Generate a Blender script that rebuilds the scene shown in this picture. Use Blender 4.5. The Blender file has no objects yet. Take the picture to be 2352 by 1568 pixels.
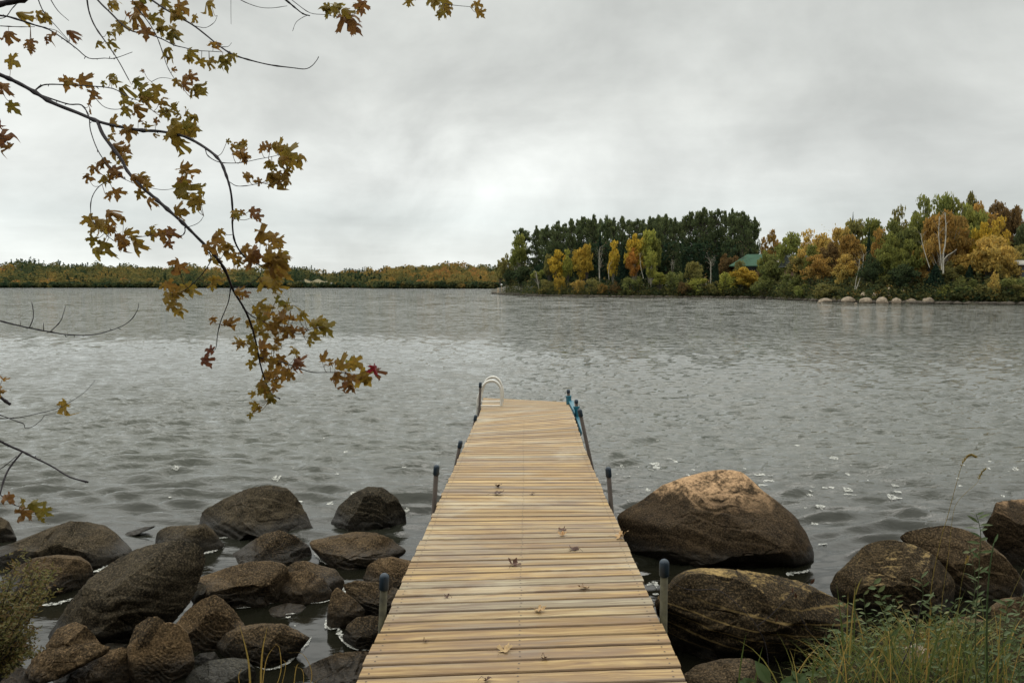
import bpy, bmesh, math, random
import numpy as np
from mathutils import Vector, Matrix

# ------------------------------------------------------------------ camera, sky, sun, exposure
F = 1960.0; CX = 1176.0; CY = 784.0; HOR = 654.0; CAMH = 2.6
PITCH = math.atan((CY - HOR) / F)
scn = bpy.context.scene
col = scn.collection
cam = bpy.data.cameras.new('camera'); co = bpy.data.objects.new('camera', cam); col.objects.link(co)
co.location = (0, 0, CAMH); co.rotation_euler = (math.pi / 2 - PITCH, 0, 0)
cam.sensor_width = 36; cam.lens = F / 2352 * 36; cam.clip_end = 6000; cam.clip_start = 0.05
scn.camera = co
scn.view_settings.view_transform = 'Standard'; scn.view_settings.look = 'None'
scn.view_settings.gamma = 1; scn.view_settings.exposure = 0.10

SUN_EL = 52; SUN_AZ = 10   # azimuth measured from +Y (ahead) towards +X
sd = bpy.data.lights.new('sun', 'SUN'); sd.energy = 0.6; sd.angle = math.radians(30); sd.color = (1, .96, .9)
so = bpy.data.objects.new('sun', sd); col.objects.link(so)
so.location = (0, 0, 40)
_d = Vector((math.sin(math.radians(SUN_AZ)) * math.cos(math.radians(SUN_EL)), math.cos(math.radians(SUN_AZ)) * math.cos(math.radians(SUN_EL)), math.sin(math.radians(SUN_EL))))
so.rotation_euler = (-_d).to_track_quat('-Z', 'Y').to_euler()


class NT:
    def __init__(s, tree): s.t = tree; s.n = tree.nodes; s.l = tree.links
    def add(s, typ, **k):
        nd = s.n.new(typ)
        for a, b in k.items(): setattr(nd, a, b)
        return nd
    def put(s, nd, key, v):
        i = nd.inputs[key]
        if isinstance(v, bpy.types.NodeSocket): s.l.new(v, i)
        else: i.default_value = v
    def math(s, op, a, b=0.0, c=None, clamp=False):
        nd = s.add('ShaderNodeMath', operation=op, use_clamp=clamp)
        s.put(nd, 0, a); s.put(nd, 1, b)
        if c is not None: s.put(nd, 2, c)
        return nd.outputs[0]
    def vmul(s, a, v):
        nd = s.add('ShaderNodeVectorMath', operation='MULTIPLY'); s.put(nd, 0, a); s.put(nd, 1, v); return nd.outputs[0]
    def vadd(s, a, v):
        nd = s.add('ShaderNodeVectorMath', operation='ADD'); s.put(nd, 0, a); s.put(nd, 1, v); return nd.outputs[0]
    def noise(s, vec, scale=5., detail=4., rough=.5, dist=0., out='Fac'):
        nd = s.add('ShaderNodeTexNoise'); s.put(nd, 'Vector', vec); s.put(nd, 'Scale', scale); s.put(nd, 'Detail', detail)
        s.put(nd, 'Roughness', rough); s.put(nd, 'Distortion', dist); return nd.outputs[out]
    def ramp(s, fac, stops):
        nd = s.add('ShaderNodeValToRGB'); s.put(nd, 'Fac', fac); e = nd.color_ramp.elements
        while len(e) < len(stops): e.new(.5)
        for i, (p, c) in enumerate(stops):
            e[i].position = p; e[i].color = (c[0], c[1], c[2], 1) if not isinstance(c, (int, float)) else (c, c, c, 1)
        return nd.outputs[0]
    def mix(s, fac, a, b, blend='MIX'):
        nd = s.add('ShaderNodeMix', data_type='RGBA', blend_type=blend)
        ins = [i for i in nd.inputs if i.enabled]
        for i, v in zip(ins, (fac, a, b)):
            if isinstance(v, bpy.types.NodeSocket): s.l.new(v, i)
            elif i.type == 'RGBA': i.default_value = (v[0], v[1], v[2], 1)
            else: i.default_value = v
        return [o for o in nd.outputs if o.enabled][0]
    def remap(s, v, a, b, c=0., d=1.):
        nd = s.add('ShaderNodeMapRange', clamp=True); s.put(nd, 0, v)
        for i, x in enumerate((a, b, c, d)): s.put(nd, i + 1, x)
        return nd.outputs[0]


world = bpy.data.worlds.new('World'); scn.world = world; world.use_nodes = True
w = NT(world.node_tree); w.n.clear()
wo = w.add('ShaderNodeOutputWorld'); bg = w.add('ShaderNodeBackground'); w.l.new(bg.outputs[0], wo.inputs[0])
sky = w.add('ShaderNodeTexSky', sky_type='NISHITA'); sky.sun_disc = False
sky.sun_elevation = math.radians(SUN_EL); sky.sun_rotation = math.radians(SUN_AZ)
sk = w.vmul(sky.outputs[0], (.08, .08, .08))
tc = w.add('ShaderNodeTexCoord'); sep = w.add('ShaderNodeSeparateXYZ'); w.l.new(tc.outputs['Generated'], sep.inputs[0])
X, Y_, Z_ = sep.outputs
zz = w.math('MAXIMUM', Z_, 0.0)
den = w.math('ADD', zz, 0.10)
cmb = w.add('ShaderNodeCombineXYZ'); w.l.new(w.math('DIVIDE', X, den), cmb.inputs[0]); w.l.new(w.math('DIVIDE', Y_, den), cmb.inputs[1])
pv = cmb.outputs[0]
n1 = w.noise(w.vmul(pv, (.9, 1.0, 1)), .8, 6, .55, .5)
n2 = w.noise(w.vadd(w.vmul(tc.outputs['Generated'], (1, 1, 1.5)), (3.1, 1.7, .4)), 4.0, 6, .55, .3)
base = w.ramp(zz, [(0, (.72, .745, .725)), (.028, (.68, .71, .69)), (.075, (.60, .635, .62)), (.12, (.68, .70, .675)), (.20, (.66, .675, .64)), (.31, (.60, .615, .58)), (.40, (1.35, 1.36, 1.28)), (.60, (1.75, 1.75, 1.64)), (1, (1.9, 1.88, 1.74))])
c = w.remap(n1, .3, .7, .93, 1.08); c2 = w.remap(n2, .32, .68, .84, 1.22)
cl = w.math('MULTIPLY', c, c2)
# brighter thin patch of cloud low in the middle
dx = w.math('ADD', X, .06); dz = w.math('MULTIPLY', w.math('ADD', Z_, -.115), 1.9)
g = w.math('ADD', w.math('MULTIPLY', dx, dx), w.math('MULTIPLY', dz, dz))
gl = w.math('MULTIPLY', w.remap(g, 0.0, .055, .27, 0), w.remap(n2, .35, .6, .3, 1.0))
left = w.remap(X, -.5, .5, 1.13, .95)
tot = w.math('MULTIPLY', w.math('ADD', cl, gl), left)
# a dull blue-grey band just above the far hills
colr = w.add('ShaderNodeVectorMath', operation='SCALE'); w.l.new(base, colr.inputs[0]); w.l.new(tot, colr.inputs['Scale'])
mx = w.mix(.94, sk, colr.outputs[0]); w.l.new(mx, bg.inputs[0]); bg.inputs[1].default_value = 1.0


# ------------------------------------------------------------------ projection of the photograph's pixels into the place
def ray(u, v):
    cx = (u - CX) / F; cy = (CY - v) / F; cp, sp = math.cos(PITCH), math.sin(PITCH)
    return np.array((cx, cy * sp + cp, cy * cp - sp))
def at(u, v, Y): r = ray(u, v); return np.array((0, 0, CAMH)) + r * (Y / r[1])
def onz(u, v, z=0.): r = ray(u, v); return np.array((0, 0, CAMH)) + r * ((z - CAMH) / r[2])
def C1(x, y): return (.4 * x, .4 * y)
def C2(x, y): return (.4 * x, 526.8 + .4 * y)
def C3(x, y): return (1081.9 + .28 * x, 404.5 + .28 * y)
def C4(x, y): return (1693.4 + .28 * x, 404.5 + .28 * y)
def C5(x, y): return (940.8 + .21 * x, 846.7 + .21 * y)
def C6(x, y): return (.4 * x, 1081.9 + .4 * y)
def C7(x, y): return (752.6 + .36 * x, 1081.9 + .36 * y)
def C8(x, y): return (1364.2 + .42 * x, 1016 + .42 * y)

# ------------------------------------------------------------------ helpers
def wloc(o):
    l = Vector((0, 0, 0))
    while o: l = l + o.location; o = o.parent
    return np.array(l)

def props(o, label=None, cat=None, group=None, kind=None):
    if label: o['label'] = label
    if cat: o['category'] = cat
    if group: o['group'] = group
    if kind: o['kind'] = kind
    return o

def thing(name, label, cat, loc=(0, 0, 0), group=None, kind=None):
    o = bpy.data.objects.new(name, None); o.empty_display_size = .1; col.objects.link(o)
    o.location = [float(a) for a in loc]
    return props(o, label, cat, group, kind)

def mesh_obj(name, V, Fc, mat, parent=None, smooth=False, loc=None, attrs=None, mats=None, midx=None):
    """V in world coordinates; stored relative to the parent (or to loc)."""
    V = np.asarray(V, dtype=np.float64).reshape(-1, 3)
    me = bpy.data.meshes.new(name)
    off = wloc(parent) if parent else np.zeros(3)
    l = np.asarray(loc, float) - off if loc is not None else np.zeros(3)
    Vl = V - off - l
    if isinstance(Fc, np.ndarray):
        n, k = Fc.shape
        me.vertices.add(len(Vl)); me.vertices.foreach_set('co', Vl.astype(np.float32).ravel())
        me.loops.add(n * k); me.loops.foreach_set('vertex_index', Fc.astype(np.int32).ravel())
        me.polygons.add(n); me.polygons.foreach_set('loop_start', np.arange(0, n * k, k, dtype=np.int32))
        me.update(calc_edges=True)
    else:
        me.from_pydata([tuple(a) for a in Vl], [], Fc); me.update()
    if attrs:
        for k2, arr in attrs.items():
            a = me.attributes.new(k2, 'FLOAT', 'POINT'); a.data.foreach_set('value', np.asarray(arr, np.float32))
    for m in (mats or [mat]): me.materials.append(m)
    if midx is not None: me.polygons.foreach_set('material_index', np.asarray(midx, np.int32))
    if smooth: me.polygons.foreach_set('use_smooth', np.ones(len(me.polygons), bool))
    o = bpy.data.objects.new(name, me); col.objects.link(o)
    o.location = [float(a) for a in l]
    if parent: o.parent = parent
    return o

class MB:
    def __init__(s): s.v = []; s.f = []; s.m = []; s.a = []; s.n = 0
    def add(s, V, Fc, mi=0, a=0.):
        V = np.asarray(V, float).reshape(-1, 3)
        s.v.append(V); s.f += [tuple(int(i) + s.n for i in f) for f in Fc]; s.m += [mi] * len(Fc); s.a += (list(a) if hasattr(a, '__len__') else [a] * len(V)); s.n += len(V)
    def build(s, name, mat, parent=None, smooth=False, loc=None, mats=None):
        V = np.vstack(s.v) if s.v else np.zeros((0, 3))
        return mesh_obj(name, V, s.f, mat, parent, smooth, loc, attrs={'tint': s.a}, mats=mats, midx=s.m if mats else None)
    def tube(s, pts, rad, n=7, mi=0, a=0., cap=True):
        P = [np.asarray(p, float) for p in pts]
        R = list(rad) if hasattr(rad, '__len__') else [rad] * len(P)
        if len(R) != len(P): R = list(np.interp(np.linspace(0, 1, len(P)), np.linspace(0, 1, len(R)), R))
        V = []; up = None
        for i, p in enumerate(P):
            t = P[min(i + 1, len(P) - 1)] - P[max(i - 1, 0)]; t = t / (np.linalg.norm(t) + 1e-9)
            if up is None:
                up = np.array((0, 0, 1.)) if abs(t[2]) < .9 else np.array((1., 0, 0))
            x = np.cross(t, up); x /= np.linalg.norm(x) + 1e-9; y = np.cross(x, t); up = y
            for k in range(n):
                an = 2 * math.pi * k / n
                V.append(p + R[i] * (math.cos(an) * x + math.sin(an) * y))
        Fc = [(i * n + k, i * n + (k + 1) % n, (i + 1) * n + (k + 1) % n, (i + 1) * n + k) for i in range(len(P) - 1) for k in range(n)]
        if cap: Fc += [tuple(range(n - 1, -1, -1)), tuple((len(P) - 1) * n + k for k in range(n))]
        s.add(V, Fc, mi, a)
    def box(s, c, h, M=None, mi=0, a=0.):
        V = np.array([(x, y, z) for x in (-1, 1) for y in (-1, 1) for z in (-1, 1)], float) * np.asarray(h)
        if M is not None: V = V @ np.asarray(M).T
        s.add(V + np.asarray(c), [(0, 1, 3, 2), (4, 6, 7, 5), (0, 4, 5, 1), (2, 3, 7, 6), (0, 2, 6, 4), (1, 5, 7, 3)], mi, a)

def smooth_line(pts, n):
    """Catmull-Rom through pts, n samples per span"""
    P = [np.asarray(p, float) for p in pts]; P = [2 * P[0] - P[1]] + P + [2 * P[-1] - P[-2]]; out = []
    for i in range(1, len(P) - 2):
        for k in range(n):
            t = k / n; a, b, c, d = P[i - 1], P[i], P[i + 1], P[i + 2]
            out.append(.5 * (2 * b + (c - a) * t + (2 * a - 5 * b + 4 * c - d) * t * t + (3 * b - a - 3 * c + d) * t ** 3))
    out.append(P[-2]); return out

# numpy value noise
_rs = np.random.RandomState(7); _H = _rs.rand(64, 64, 64)
def vn(P):
    P = np.asarray(P); i = np.floor(P).astype(int); f = P - i; f = f * f * (3 - 2 * f)
    i0 = i & 63; i1 = (i + 1) & 63; r = 0
    for a in (0, 1):
        for b in (0, 1):
            for c_ in (0, 1):
                wgt = (f[:, 0] if a else 1 - f[:, 0]) * (f[:, 1] if b else 1 - f[:, 1]) * (f[:, 2] if c_ else 1 - f[:, 2])
                r = r + wgt * _H[(i1 if a else i0)[:, 0], (i1 if b else i0)[:, 1], (i1 if c_ else i0)[:, 2]]
    return r * 2 - 1
def fbm(P, o=4):
    r = 0; a = 1
    for k in range(o): r = r + a * vn(P * (2.03 ** k) + 17.3 * k); a *= .5
    return r

def new_mat(name):
    m = bpy.data.materials.new(name); m.use_nodes = True; t = NT(m.node_tree); t.n.clear()
    out = t.add('ShaderNodeOutputMaterial'); p = t.add('ShaderNodeBsdfPrincipled'); t.l.new(p.outputs[0], out.inputs[0])
    t.out = out; t.p = p; return m, t
def bump(t, h, strength=.5, dist=.01, normal=None):
    b = t.add('ShaderNodeBump'); t.put(b, 'Height', h); t.put(b, 'Strength', strength); t.put(b, 'Distance', dist)
    if normal is not None: t.l.new(normal, b.inputs['Normal'])
    return b.outputs[0]
def objco(t): return t.add('ShaderNodeTexCoord').outputs['Object']
def pos(t): return t.add('ShaderNodeNewGeometry').outputs['Position']
def isl(t): return t.add('ShaderNodeNewGeometry').outputs['Random Per Island']
def attr(t, n): return t.add('ShaderNodeAttribute', attribute_name=n).outputs['Fac']

# ------------------------------------------------------------------ materials
def plain(name, c_, rough=.6, var=.25, sc=20., spec=.4, metal=0., bmp=.2, bd=.003):
    m, t = new_mat(name); P = objco(t)
    n = t.noise(P, sc, 5, .6)
    t.put(t.p, 'Base Color', t.mix(t.remap(n, .3, .7), [x * (1 - var) for x in c_], [x * (1 + var) for x in c_]))
    t.put(t.p, 'Roughness', rough); t.put(t.p, 'Specular IOR Level', spec); t.put(t.p, 'Metallic', metal)
    if bmp: t.put(t.p, 'Normal', bump(t, n, bmp, bd))
    return m

def rock_mat(name, lo, hi, lichen, lamount, band=0., wet=.10, zl=None):
    lo = tuple(x * k for x, k in zip(lo, (.80, .80, .76))); hi = tuple(x * k for x, k in zip(hi, (.98, .96, .88)))
    m, t = new_mat(name); P = objco(t); W = pos(t)
    oi = t.add('ShaderNodeObjectInfo'); rnd = oi.outputs['Random']
    Pj = t.vadd(P, t.vmul(rnd, (37, 53, 71)))
    big = t.noise(Pj, 2.6, 6, .62, .5); fine = t.noise(Pj, 75, 3, .7); mid = t.noise(Pj, 12, 6, .66, .4)
    c_ = t.mix(t.remap(big, .32, .68), lo, hi)
    c_ = t.vmul(c_, t.mix(rnd, (.70, .72, .74), (1.25, 1.16, 1.05)))
    c_ = t.mix(t.remap(mid, .42, .75, 0, .65), c_, t.vmul(c_, (2.1, 2.05, 1.95)))
    c_ = t.mix(t.remap(mid, .46, .30, 0, .55), c_, [x * .5 for x in lo])
    # mineral speckle
    c_ = t.mix(t.remap(fine, .50, .72, 0, .75), c_, (hi[0] * 3.4, hi[1] * 3.2, hi[2] * 3.0))
    c_ = t.mix(t.remap(fine, .47, .34, 0, .7), c_, (lo[0] * .35, lo[1] * .35, lo[2] * .35))
    # lichen on the weathered upper faces
    g_ = t.add('ShaderNodeNewGeometry'); sp = t.add('ShaderNodeSeparateXYZ'); t.l.new(g_.outputs['Normal'], sp.inputs[0])
    ln = t.noise(Pj, 4.2, 8, .68, .6); ln2 = t.noise(Pj, 34, 5, .75)
    up = t.math('ADD', t.math('MULTIPLY', sp.outputs[2], .42), t.math('ADD', t.math('MULTIPLY', ln, .8), t.math('MULTIPLY', ln2, .45)))
    lm = t.remap(up, 1.22 - lamount, 1.38 - lamount, 0, .85)
    if zl:
        s0 = t.add('ShaderNodeSeparateXYZ'); t.l.new(W, s0.inputs[0]); lm = t.math('MULTIPLY', lm, t.remap(t.math('ADD', s0.outputs[2], t.math('MULTIPLY', ln, .35)), zl[0] + .17, zl[1] + .17))
    c_ = t.mix(lm, c_, t.mix(t.remap(ln2, .35, .65), [x * .62 for x in lichen], [x * 1.25 for x in lichen]))
    sz = t.add('ShaderNodeSeparateXYZ'); t.l.new(W, sz.inputs[0])
    z = sz.outputs[2]
    if band:
        bz = t.math('ADD', t.math('ADD', t.math('MULTIPLY', z, band), t.math('MULTIPLY', sz.outputs[0], band * .18)), t.math('MULTIPLY', t.noise(Pj, 1.6, 5, .6), 2.6))
        s_ = t.math('SINE', bz); s2 = t.math('SINE', t.math('MULTIPLY', bz, 2.7)); st = t.math('ADD', s_, t.math('MULTIPLY', s2, .5))
        mk = t.math('MULTIPLY', t.remap(st, .85, 1.2, 0, .6), t.remap(z, .48, .36))
        c_ = t.mix(mk, c_, [x * .8 for x in lichen])
    # algae and water stain line
    zz_ = t.math('ADD', z, t.math('MULTIPLY', t.noise(Pj, 5, 4, .6), .12))
    wetm = t.remap(zz_, wet + .05, wet + .15, 1, 0)
    c_ = t.mix(t.math('MULTIPLY', wetm, .72), c_, (.008, .0075, .006))
    t.put(t.p, 'Base Color', c_)
    t.put(t.p, 'Roughness', t.mix(wetm, (.9,) * 3, (.5,) * 3)); t.put(t.p, 'Specular IOR Level', t.remap(wetm, 0, 1, .10, .22))
    vo = t.add('ShaderNodeTexVoronoi', feature='DISTANCE_TO_EDGE'); t.put(vo, 'Vector', t.vadd(Pj, t.vmul(t.noise(Pj, 3, 4, .6, out='Color'), (.5, .5, .5)))); t.put(vo, 'Scale', 1.7)
    crack = t.remap(vo.outputs[0], 0, .03, 0, 1); pit = t.noise(Pj, 28, 5, .72, .5)
    h = t.math('ADD', t.math('MULTIPLY', mid, .7), t.math('ADD', t.math('MULTIPLY', fine, .10), t.math('ADD', t.math('MULTIPLY', crack, .14), t.math('MULTIPLY', pit, .35))))
    t.put(t.p, 'Normal', bump(t, h, .9, .035))
    return m

M = {}
M['rock_brown'] = rock_mat('rock_brown', (.027, .021, .0145), (.064, .048, .031), (.20, .145, .07), .03)
M['rock_dark'] = rock_mat('rock_dark', (.019, .017, .013), (.045, .038, .028), (.11, .09, .055), -.06)
M['rock_grey'] = rock_mat('rock_grey', (.030, .031, .027), (.062, .060, .050), (.13, .12, .09), .0)
M['rock_tan'] = rock_mat('rock_tan', (.034, .026, .0175), (.080, .058, .036), (.24, .17, .075), .07)
M['rock_great'] = rock_mat('rock_great', (.018, .014, .010), (.036, .027, .018), (.46, .30, .17), .36, wet=.12, zl=(.50, .68))
M['rock_striped'] = rock_mat('rock_striped', (.020, .016, .011), (.050, .037, .022), (.30, .21, .085), .22, band=75., zl=(.30, .45))
M['rock_dome'] = rock_mat('rock_dome', (.020, .016, .011), (.050, .037, .022), (.32, .23, .10), .22, zl=(.22, .42))
M['rock_pale'] = plain('rock_pale', (.23, .185, .135), .85, .4, 3., bmp=.5, bd=.05)

# water
def water_mat():
    m, t = new_mat('water'); P = pos(t)
    sp = t.add('ShaderNodeSeparateXYZ'); t.l.new(P, sp.inputs[0]); y = sp.outputs[1]
    n1 = t.noise(t.vmul(P, (1, 2.2, 1)), 7, 4, .6, .4)
    h = t.math('MULTIPLY', t.math('MULTIPLY', n1, t.remap(y, 7.5, 12, .10, 1)), .024)
    nb = bump(t, h, 1.0, 1.0)
    # wind ripples given straight as slopes, so that they survive at grazing distance
    def slopes(scale, st, off, det, dist):
        c_ = t.noise(t.vmul(t.vadd(P, off), (st[0], st[1], 0)), scale, det, .62, dist, out='Color')
        v = t.add('ShaderNodeVectorMath', operation='SUBTRACT'); t.l.new(c_, v.inputs[0]); v.inputs[1].default_value = (.5, .5, .5); return v.outputs[0]
    def scl(v, k):
        nd = t.add('ShaderNodeVectorMath', operation='SCALE'); t.l.new(v, nd.inputs[0]); t.put(nd, 'Scale', k); return nd.outputs[0]
    a = scl(slopes(5.5, (.7, 1.7), (4, 9, 0), 5, .3), t.remap(y, 7.5, 15, .12, 1.7))
    b = scl(slopes(1.9, (.55, 1.4), (14, 3, 0), 4, .3), t.remap(y, 18, 80, .0, 2.2))
    c2 = scl(slopes(.5, (.5, 1.2), (1, 33, 0), 4, .3), t.remap(y, 60, 150, .0, 3.0))
    tot_ = t.vadd(t.vadd(a, b), c2); tot_ = t.vmul(tot_, (.7, 1.15, 0))
    pt_ = t.noise(t.vmul(P, (.5, 1, 0)), .09, 3, .5); tot_ = scl(tot_, t.remap(pt_, .3, .7, .65, 1.3))
    nn = t.add('ShaderNodeVectorMath', operation='NORMALIZE'); t.l.new(t.vadd(nb, tot_), nn.inputs[0])
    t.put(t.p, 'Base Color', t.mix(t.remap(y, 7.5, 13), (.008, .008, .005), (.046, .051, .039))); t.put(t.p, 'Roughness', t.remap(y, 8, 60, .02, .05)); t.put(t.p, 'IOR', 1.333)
    t.l.new(nn.outputs[0], t.p.inputs['Normal'])
    return m
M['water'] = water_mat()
def foam_mat():
    m, t = new_mat('foam'); P = objco(t); n = t.noise(P, 60, 4, .7)
    t.put(t.p, 'Base Color', t.mix(t.remap(n, .3, .7), (.36, .37, .34), (.62, .62, .57))); t.put(t.p, 'Roughness', .7)
    tr = t.add('ShaderNodeBsdfTransparent'); mx_ = t.add('ShaderNodeMixShader'); t.put(mx_, 0, t.remap(t.noise(P, 38, 5, .7), .40, .58, .0, .85))
    t.l.new(tr.outputs[0], mx_.inputs[1]); t.l.new(t.p.outputs[0], mx_.inputs[2]); t.l.new(mx_.outputs[0], t.out.inputs[0])
    return m
M['foam'] = foam_mat()

def wood_mat():
    m, t = new_mat('deck_wood'); P = objco(t); r = isl(t)
    jig = t.vmul(r, (41, 67, 19)); Pj = t.vadd(P, jig)
    # growth rings cut lengthwise, warped round the knots
    warp = t.noise(t.vmul(Pj, (1.0, 2.5, 1)), 1.7, 3, .5, out='Color')
    Pw = t.vadd(Pj, t.vmul(warp, (.5, .14, 0)))
    kn = t.add('ShaderNodeTexVoronoi'); t.put(kn, 'Vector', t.vmul(Pw, (1.7, 6.5, 0))); t.put(kn, 'Scale', 1.25); t.put(kn, 'Randomness', 1.0)
    kd = kn.outputs['Distance']
    grain = t.noise(t.vmul(Pw, (1.6, 42, 1)), 1.0, 6, .62, .4)
    fine = t.noise(t.vmul(Pj, (9, 210, 1)), 1.0, 3, .6)
    tone = t.ramp(r, [(0, (.24, .152, .058)), (.14, (.44, .305, .125)), (.28, (.32, .22, .095)), (.42, (.50, .355, .155)), (.56, (.25, .165, .07)), (.68, (.44, .32, .145)), (.8, (.29, .25, .17)), (.9, (.37, .25, .105)), (1, (.48, .335, .145))])
    c_ = t.mix(t.remap(grain, .38, .60, 0, .9), tone, t.vmul(tone, (.46, .36, .28)))
    c_ = t.mix(t.remap(fine, .45, .7, 0, .35), c_, t.vmul(tone, (.55, .48, .4)))
    c_ = t.mix(t.remap(grain, .45, .28, 0, .4), c_, t.vmul(tone, (1.22, 1.25, 1.3)))
    # grey weathering and damp stain along the boards
    st = t.noise(t.vmul(Pj, (1.3, 7.0, 1)), 1.0, 5, .6, .3)
    c_ = t.mix(t.remap(st, .50, .66, 0, .8), c_, (.12, .075, .045))
    st2 = t.noise(t.vmul(t.vadd(Pj, (7, 3, 0)), (.7, 6.0, 1)), 1.0, 4, .6)
    c_ = t.mix(t.remap(st2, .52, .70, 0, .6), c_, (.30, .275, .215))
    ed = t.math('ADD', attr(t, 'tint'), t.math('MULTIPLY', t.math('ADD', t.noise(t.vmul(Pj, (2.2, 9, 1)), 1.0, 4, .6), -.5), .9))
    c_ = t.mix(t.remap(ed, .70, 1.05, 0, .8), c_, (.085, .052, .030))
    st3 = t.noise(t.vmul(P, (1.1, 1.5, 1)), 1.0, 6, .68, .6); c_ = t.mix(t.remap(st3, .54, .66, 0, .45), c_, (.16, .095, .05))
    st4 = t.noise(t.vmul(t.vadd(P, (9, 4, 0)), (.8, 1.1, 1)), 1.0, 6, .66, .5); c_ = t.mix(t.remap(st4, .52, .66, 0, .38), c_, (.46, .42, .33))

    c_ = t.mix(t.math('MULTIPLY', t.remap(kd, .07, .14, 1, 0), .8), c_, (.13, .075, .035))
    c_ = t.mix(t.math('MULTIPLY', t.remap(kd, .12, .34, 1, 0), .35), c_, (.22, .13, .06))
    t.put(t.p, 'Base Color', t.vmul(c_, (.97, .97, .93))); t.put(t.p, 'Roughness', t.remap(st, .3, .75, .72, .38)); t.put(t.p, 'Specular IOR Level', .35)
    h = t.math('ADD', grain, t.math('MULTIPLY', fine, .4))
    t.put(t.p, 'Normal', bump(t, h, .35, .004))
    return m
M['wood'] = wood_mat()
M['beam'] = plain('beam_wood', (.07, .05, .03), .8, .3, 6)
M['screw'] = plain('screw', (.05, .035, .028), .6, .2, 60)
M['pipe'] = plain('pipe_metal', (.055, .050, .028), .6, .5, 22, metal=.0, spec=.2)
M['pipe_rust'] = plain('pipe_rust', (.038, .026, .018), .6, .45, 10, metal=.1, spec=.4)
M['cap'] = plain('cap_rubber', (.012, .026, .042), .55, .35, 30, spec=.5)
M['teal'] = plain('teal_paint', (.010, .105, .15), .45, .3, 18, spec=.5)
M['alu'] = plain('ladder_metal', (.55, .54, .50), .35, .15, 12, metal=.15, spec=.5, bmp=.05)
M['alu_step'] = plain('ladder_step_metal', (.52, .49, .43), .45, .15, 25, metal=.1, spec=.5)
M['bark_dark'] = plain('bark_dark', (.022, .018, .022), .8, .4, 60, bmp=.6, bd=.002)
M['soil'] = plain('soil', (.022, .019, .010), 1.0, .7, 14, spec=.03, bmp=1., bd=.06)

def leaf_mat(name, stops, transl=.45, scale=60, attrname='tint', rough=.6, spots=.5):
    m, t = new_mat(name); P = objco(t); a = attr(t, attrname); r = isl(t)
    f = t.math('ADD', a, t.math('MULTIPLY', t.math('ADD', t.noise(P, scale, 4, .65), -.5), .55))
    c_ = t.ramp(t.math('MULTIPLY', f, .625), stops)
    c_ = t.mix(t.remap(t.noise(P, scale * 2.3, 4, .7), .56, .72, 0, spots), c_, (.045, .022, .010))
    c_ = t.mix(t.math('MULTIPLY', r, .35), c_, t.vmul(c_, (.55, .55, .55)))
    t.put(t.p, 'Base Color', c_); t.put(t.p, 'Roughness', rough); t.put(t.p, 'Specular IOR Level', .3)
    tr = t.add('ShaderNodeBsdfTranslucent'); t.l.new(c_, tr.inputs[0])
    mx_ = t.add('ShaderNodeMixShader'); t.put(mx_, 0, transl); t.l.new(t.p.outputs[0], mx_.inputs[1]); t.l.new(tr.outputs[0], mx_.inputs[2])
    t.l.new(mx_.outputs[0], t.out.inputs[0]); return m
# tint 0 green .. .5 ochre .. 1 russet .. 1.6 red
M['maple_leaf'] = leaf_mat('maple_leaf', [(0, (.12, .115, .022)), (.14, (.18, .15, .026)), (.32, (.27, .18, .030)), (.5, (.25, .135, .032)), (.66, (.18, .080, .030)), (.82, (.14, .048, .030)), (1, (.24, .022, .030))], .5)
M['dry_leaf'] = leaf_mat('dry_leaf', [(0, (.42, .30, .15)), (.3, (.34, .18, .07)), (.6, (.12, .055, .03)), (1, (.05, .022, .015))], .1, 40)
M['grass'] = leaf_mat('grass_blade', [(0, (.070, .10, .026)), (.2, (.13, .16, .042)), (.45, (.25, .22, .060)), (.7, (.40, .26, .070)), (1, (.22, .13, .06))], .35, 12, spots=.25)
M['plant'] = leaf_mat('plant_leaf', [(0, (.065, .105, .038)), (.3, (.12, .155, .065)), (.6, (.20, .18, .07)), (1, (.16, .075, .04))], .3, 40, spots=.3)
M['shrub_leaf'] = leaf_mat('shrub_leaf', [(0, (.085, .090, .020)), (.4, (.15, .12, .030)), (.7, (.13, .07, .025)), (1, (.14, .05, .02))], .3, 40, spots=.3)

def crown_mat(name):
    m, t = new_mat(name); P = objco(t); r = isl(t)
    oc = t.add('ShaderNodeObjectInfo').outputs['Color']
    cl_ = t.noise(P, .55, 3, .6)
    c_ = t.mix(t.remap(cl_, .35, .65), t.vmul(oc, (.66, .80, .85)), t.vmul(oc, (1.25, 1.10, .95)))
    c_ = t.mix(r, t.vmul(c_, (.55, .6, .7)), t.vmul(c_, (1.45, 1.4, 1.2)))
    t.put(t.p, 'Base Color', c_); t.put(t.p, 'Roughness', .8); t.put(t.p, 'Specular IOR Level', .15)
    tr = t.add('ShaderNodeBsdfTranslucent'); t.l.new(c_, tr.inputs[0])
    mx_ = t.add('ShaderNodeMixShader'); t.put(mx_, 0, .5); t.l.new(t.p.outputs[0], mx_.inputs[1]); t.l.new(tr.outputs[0], mx_.inputs[2])
    t.l.new(mx_.outputs[0], t.out.inputs[0]); return m
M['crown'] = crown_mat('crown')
def trunk_mat():
    m, t = new_mat('tree_trunk'); P = objco(t); oc = t.add('ShaderNodeObjectInfo').outputs['Color']
    n = t.noise(t.vmul(P, (1, 1, .4)), 4, 4, .6)
    t.put(t.p, 'Base Color', t.mix(t.remap(n, .5, .66, 0, .8), oc, t.vmul(oc, (.3, .28, .26)))); t.put(t.p, 'Roughness', .85); return m
M['trunk'] = trunk_mat()
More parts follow.
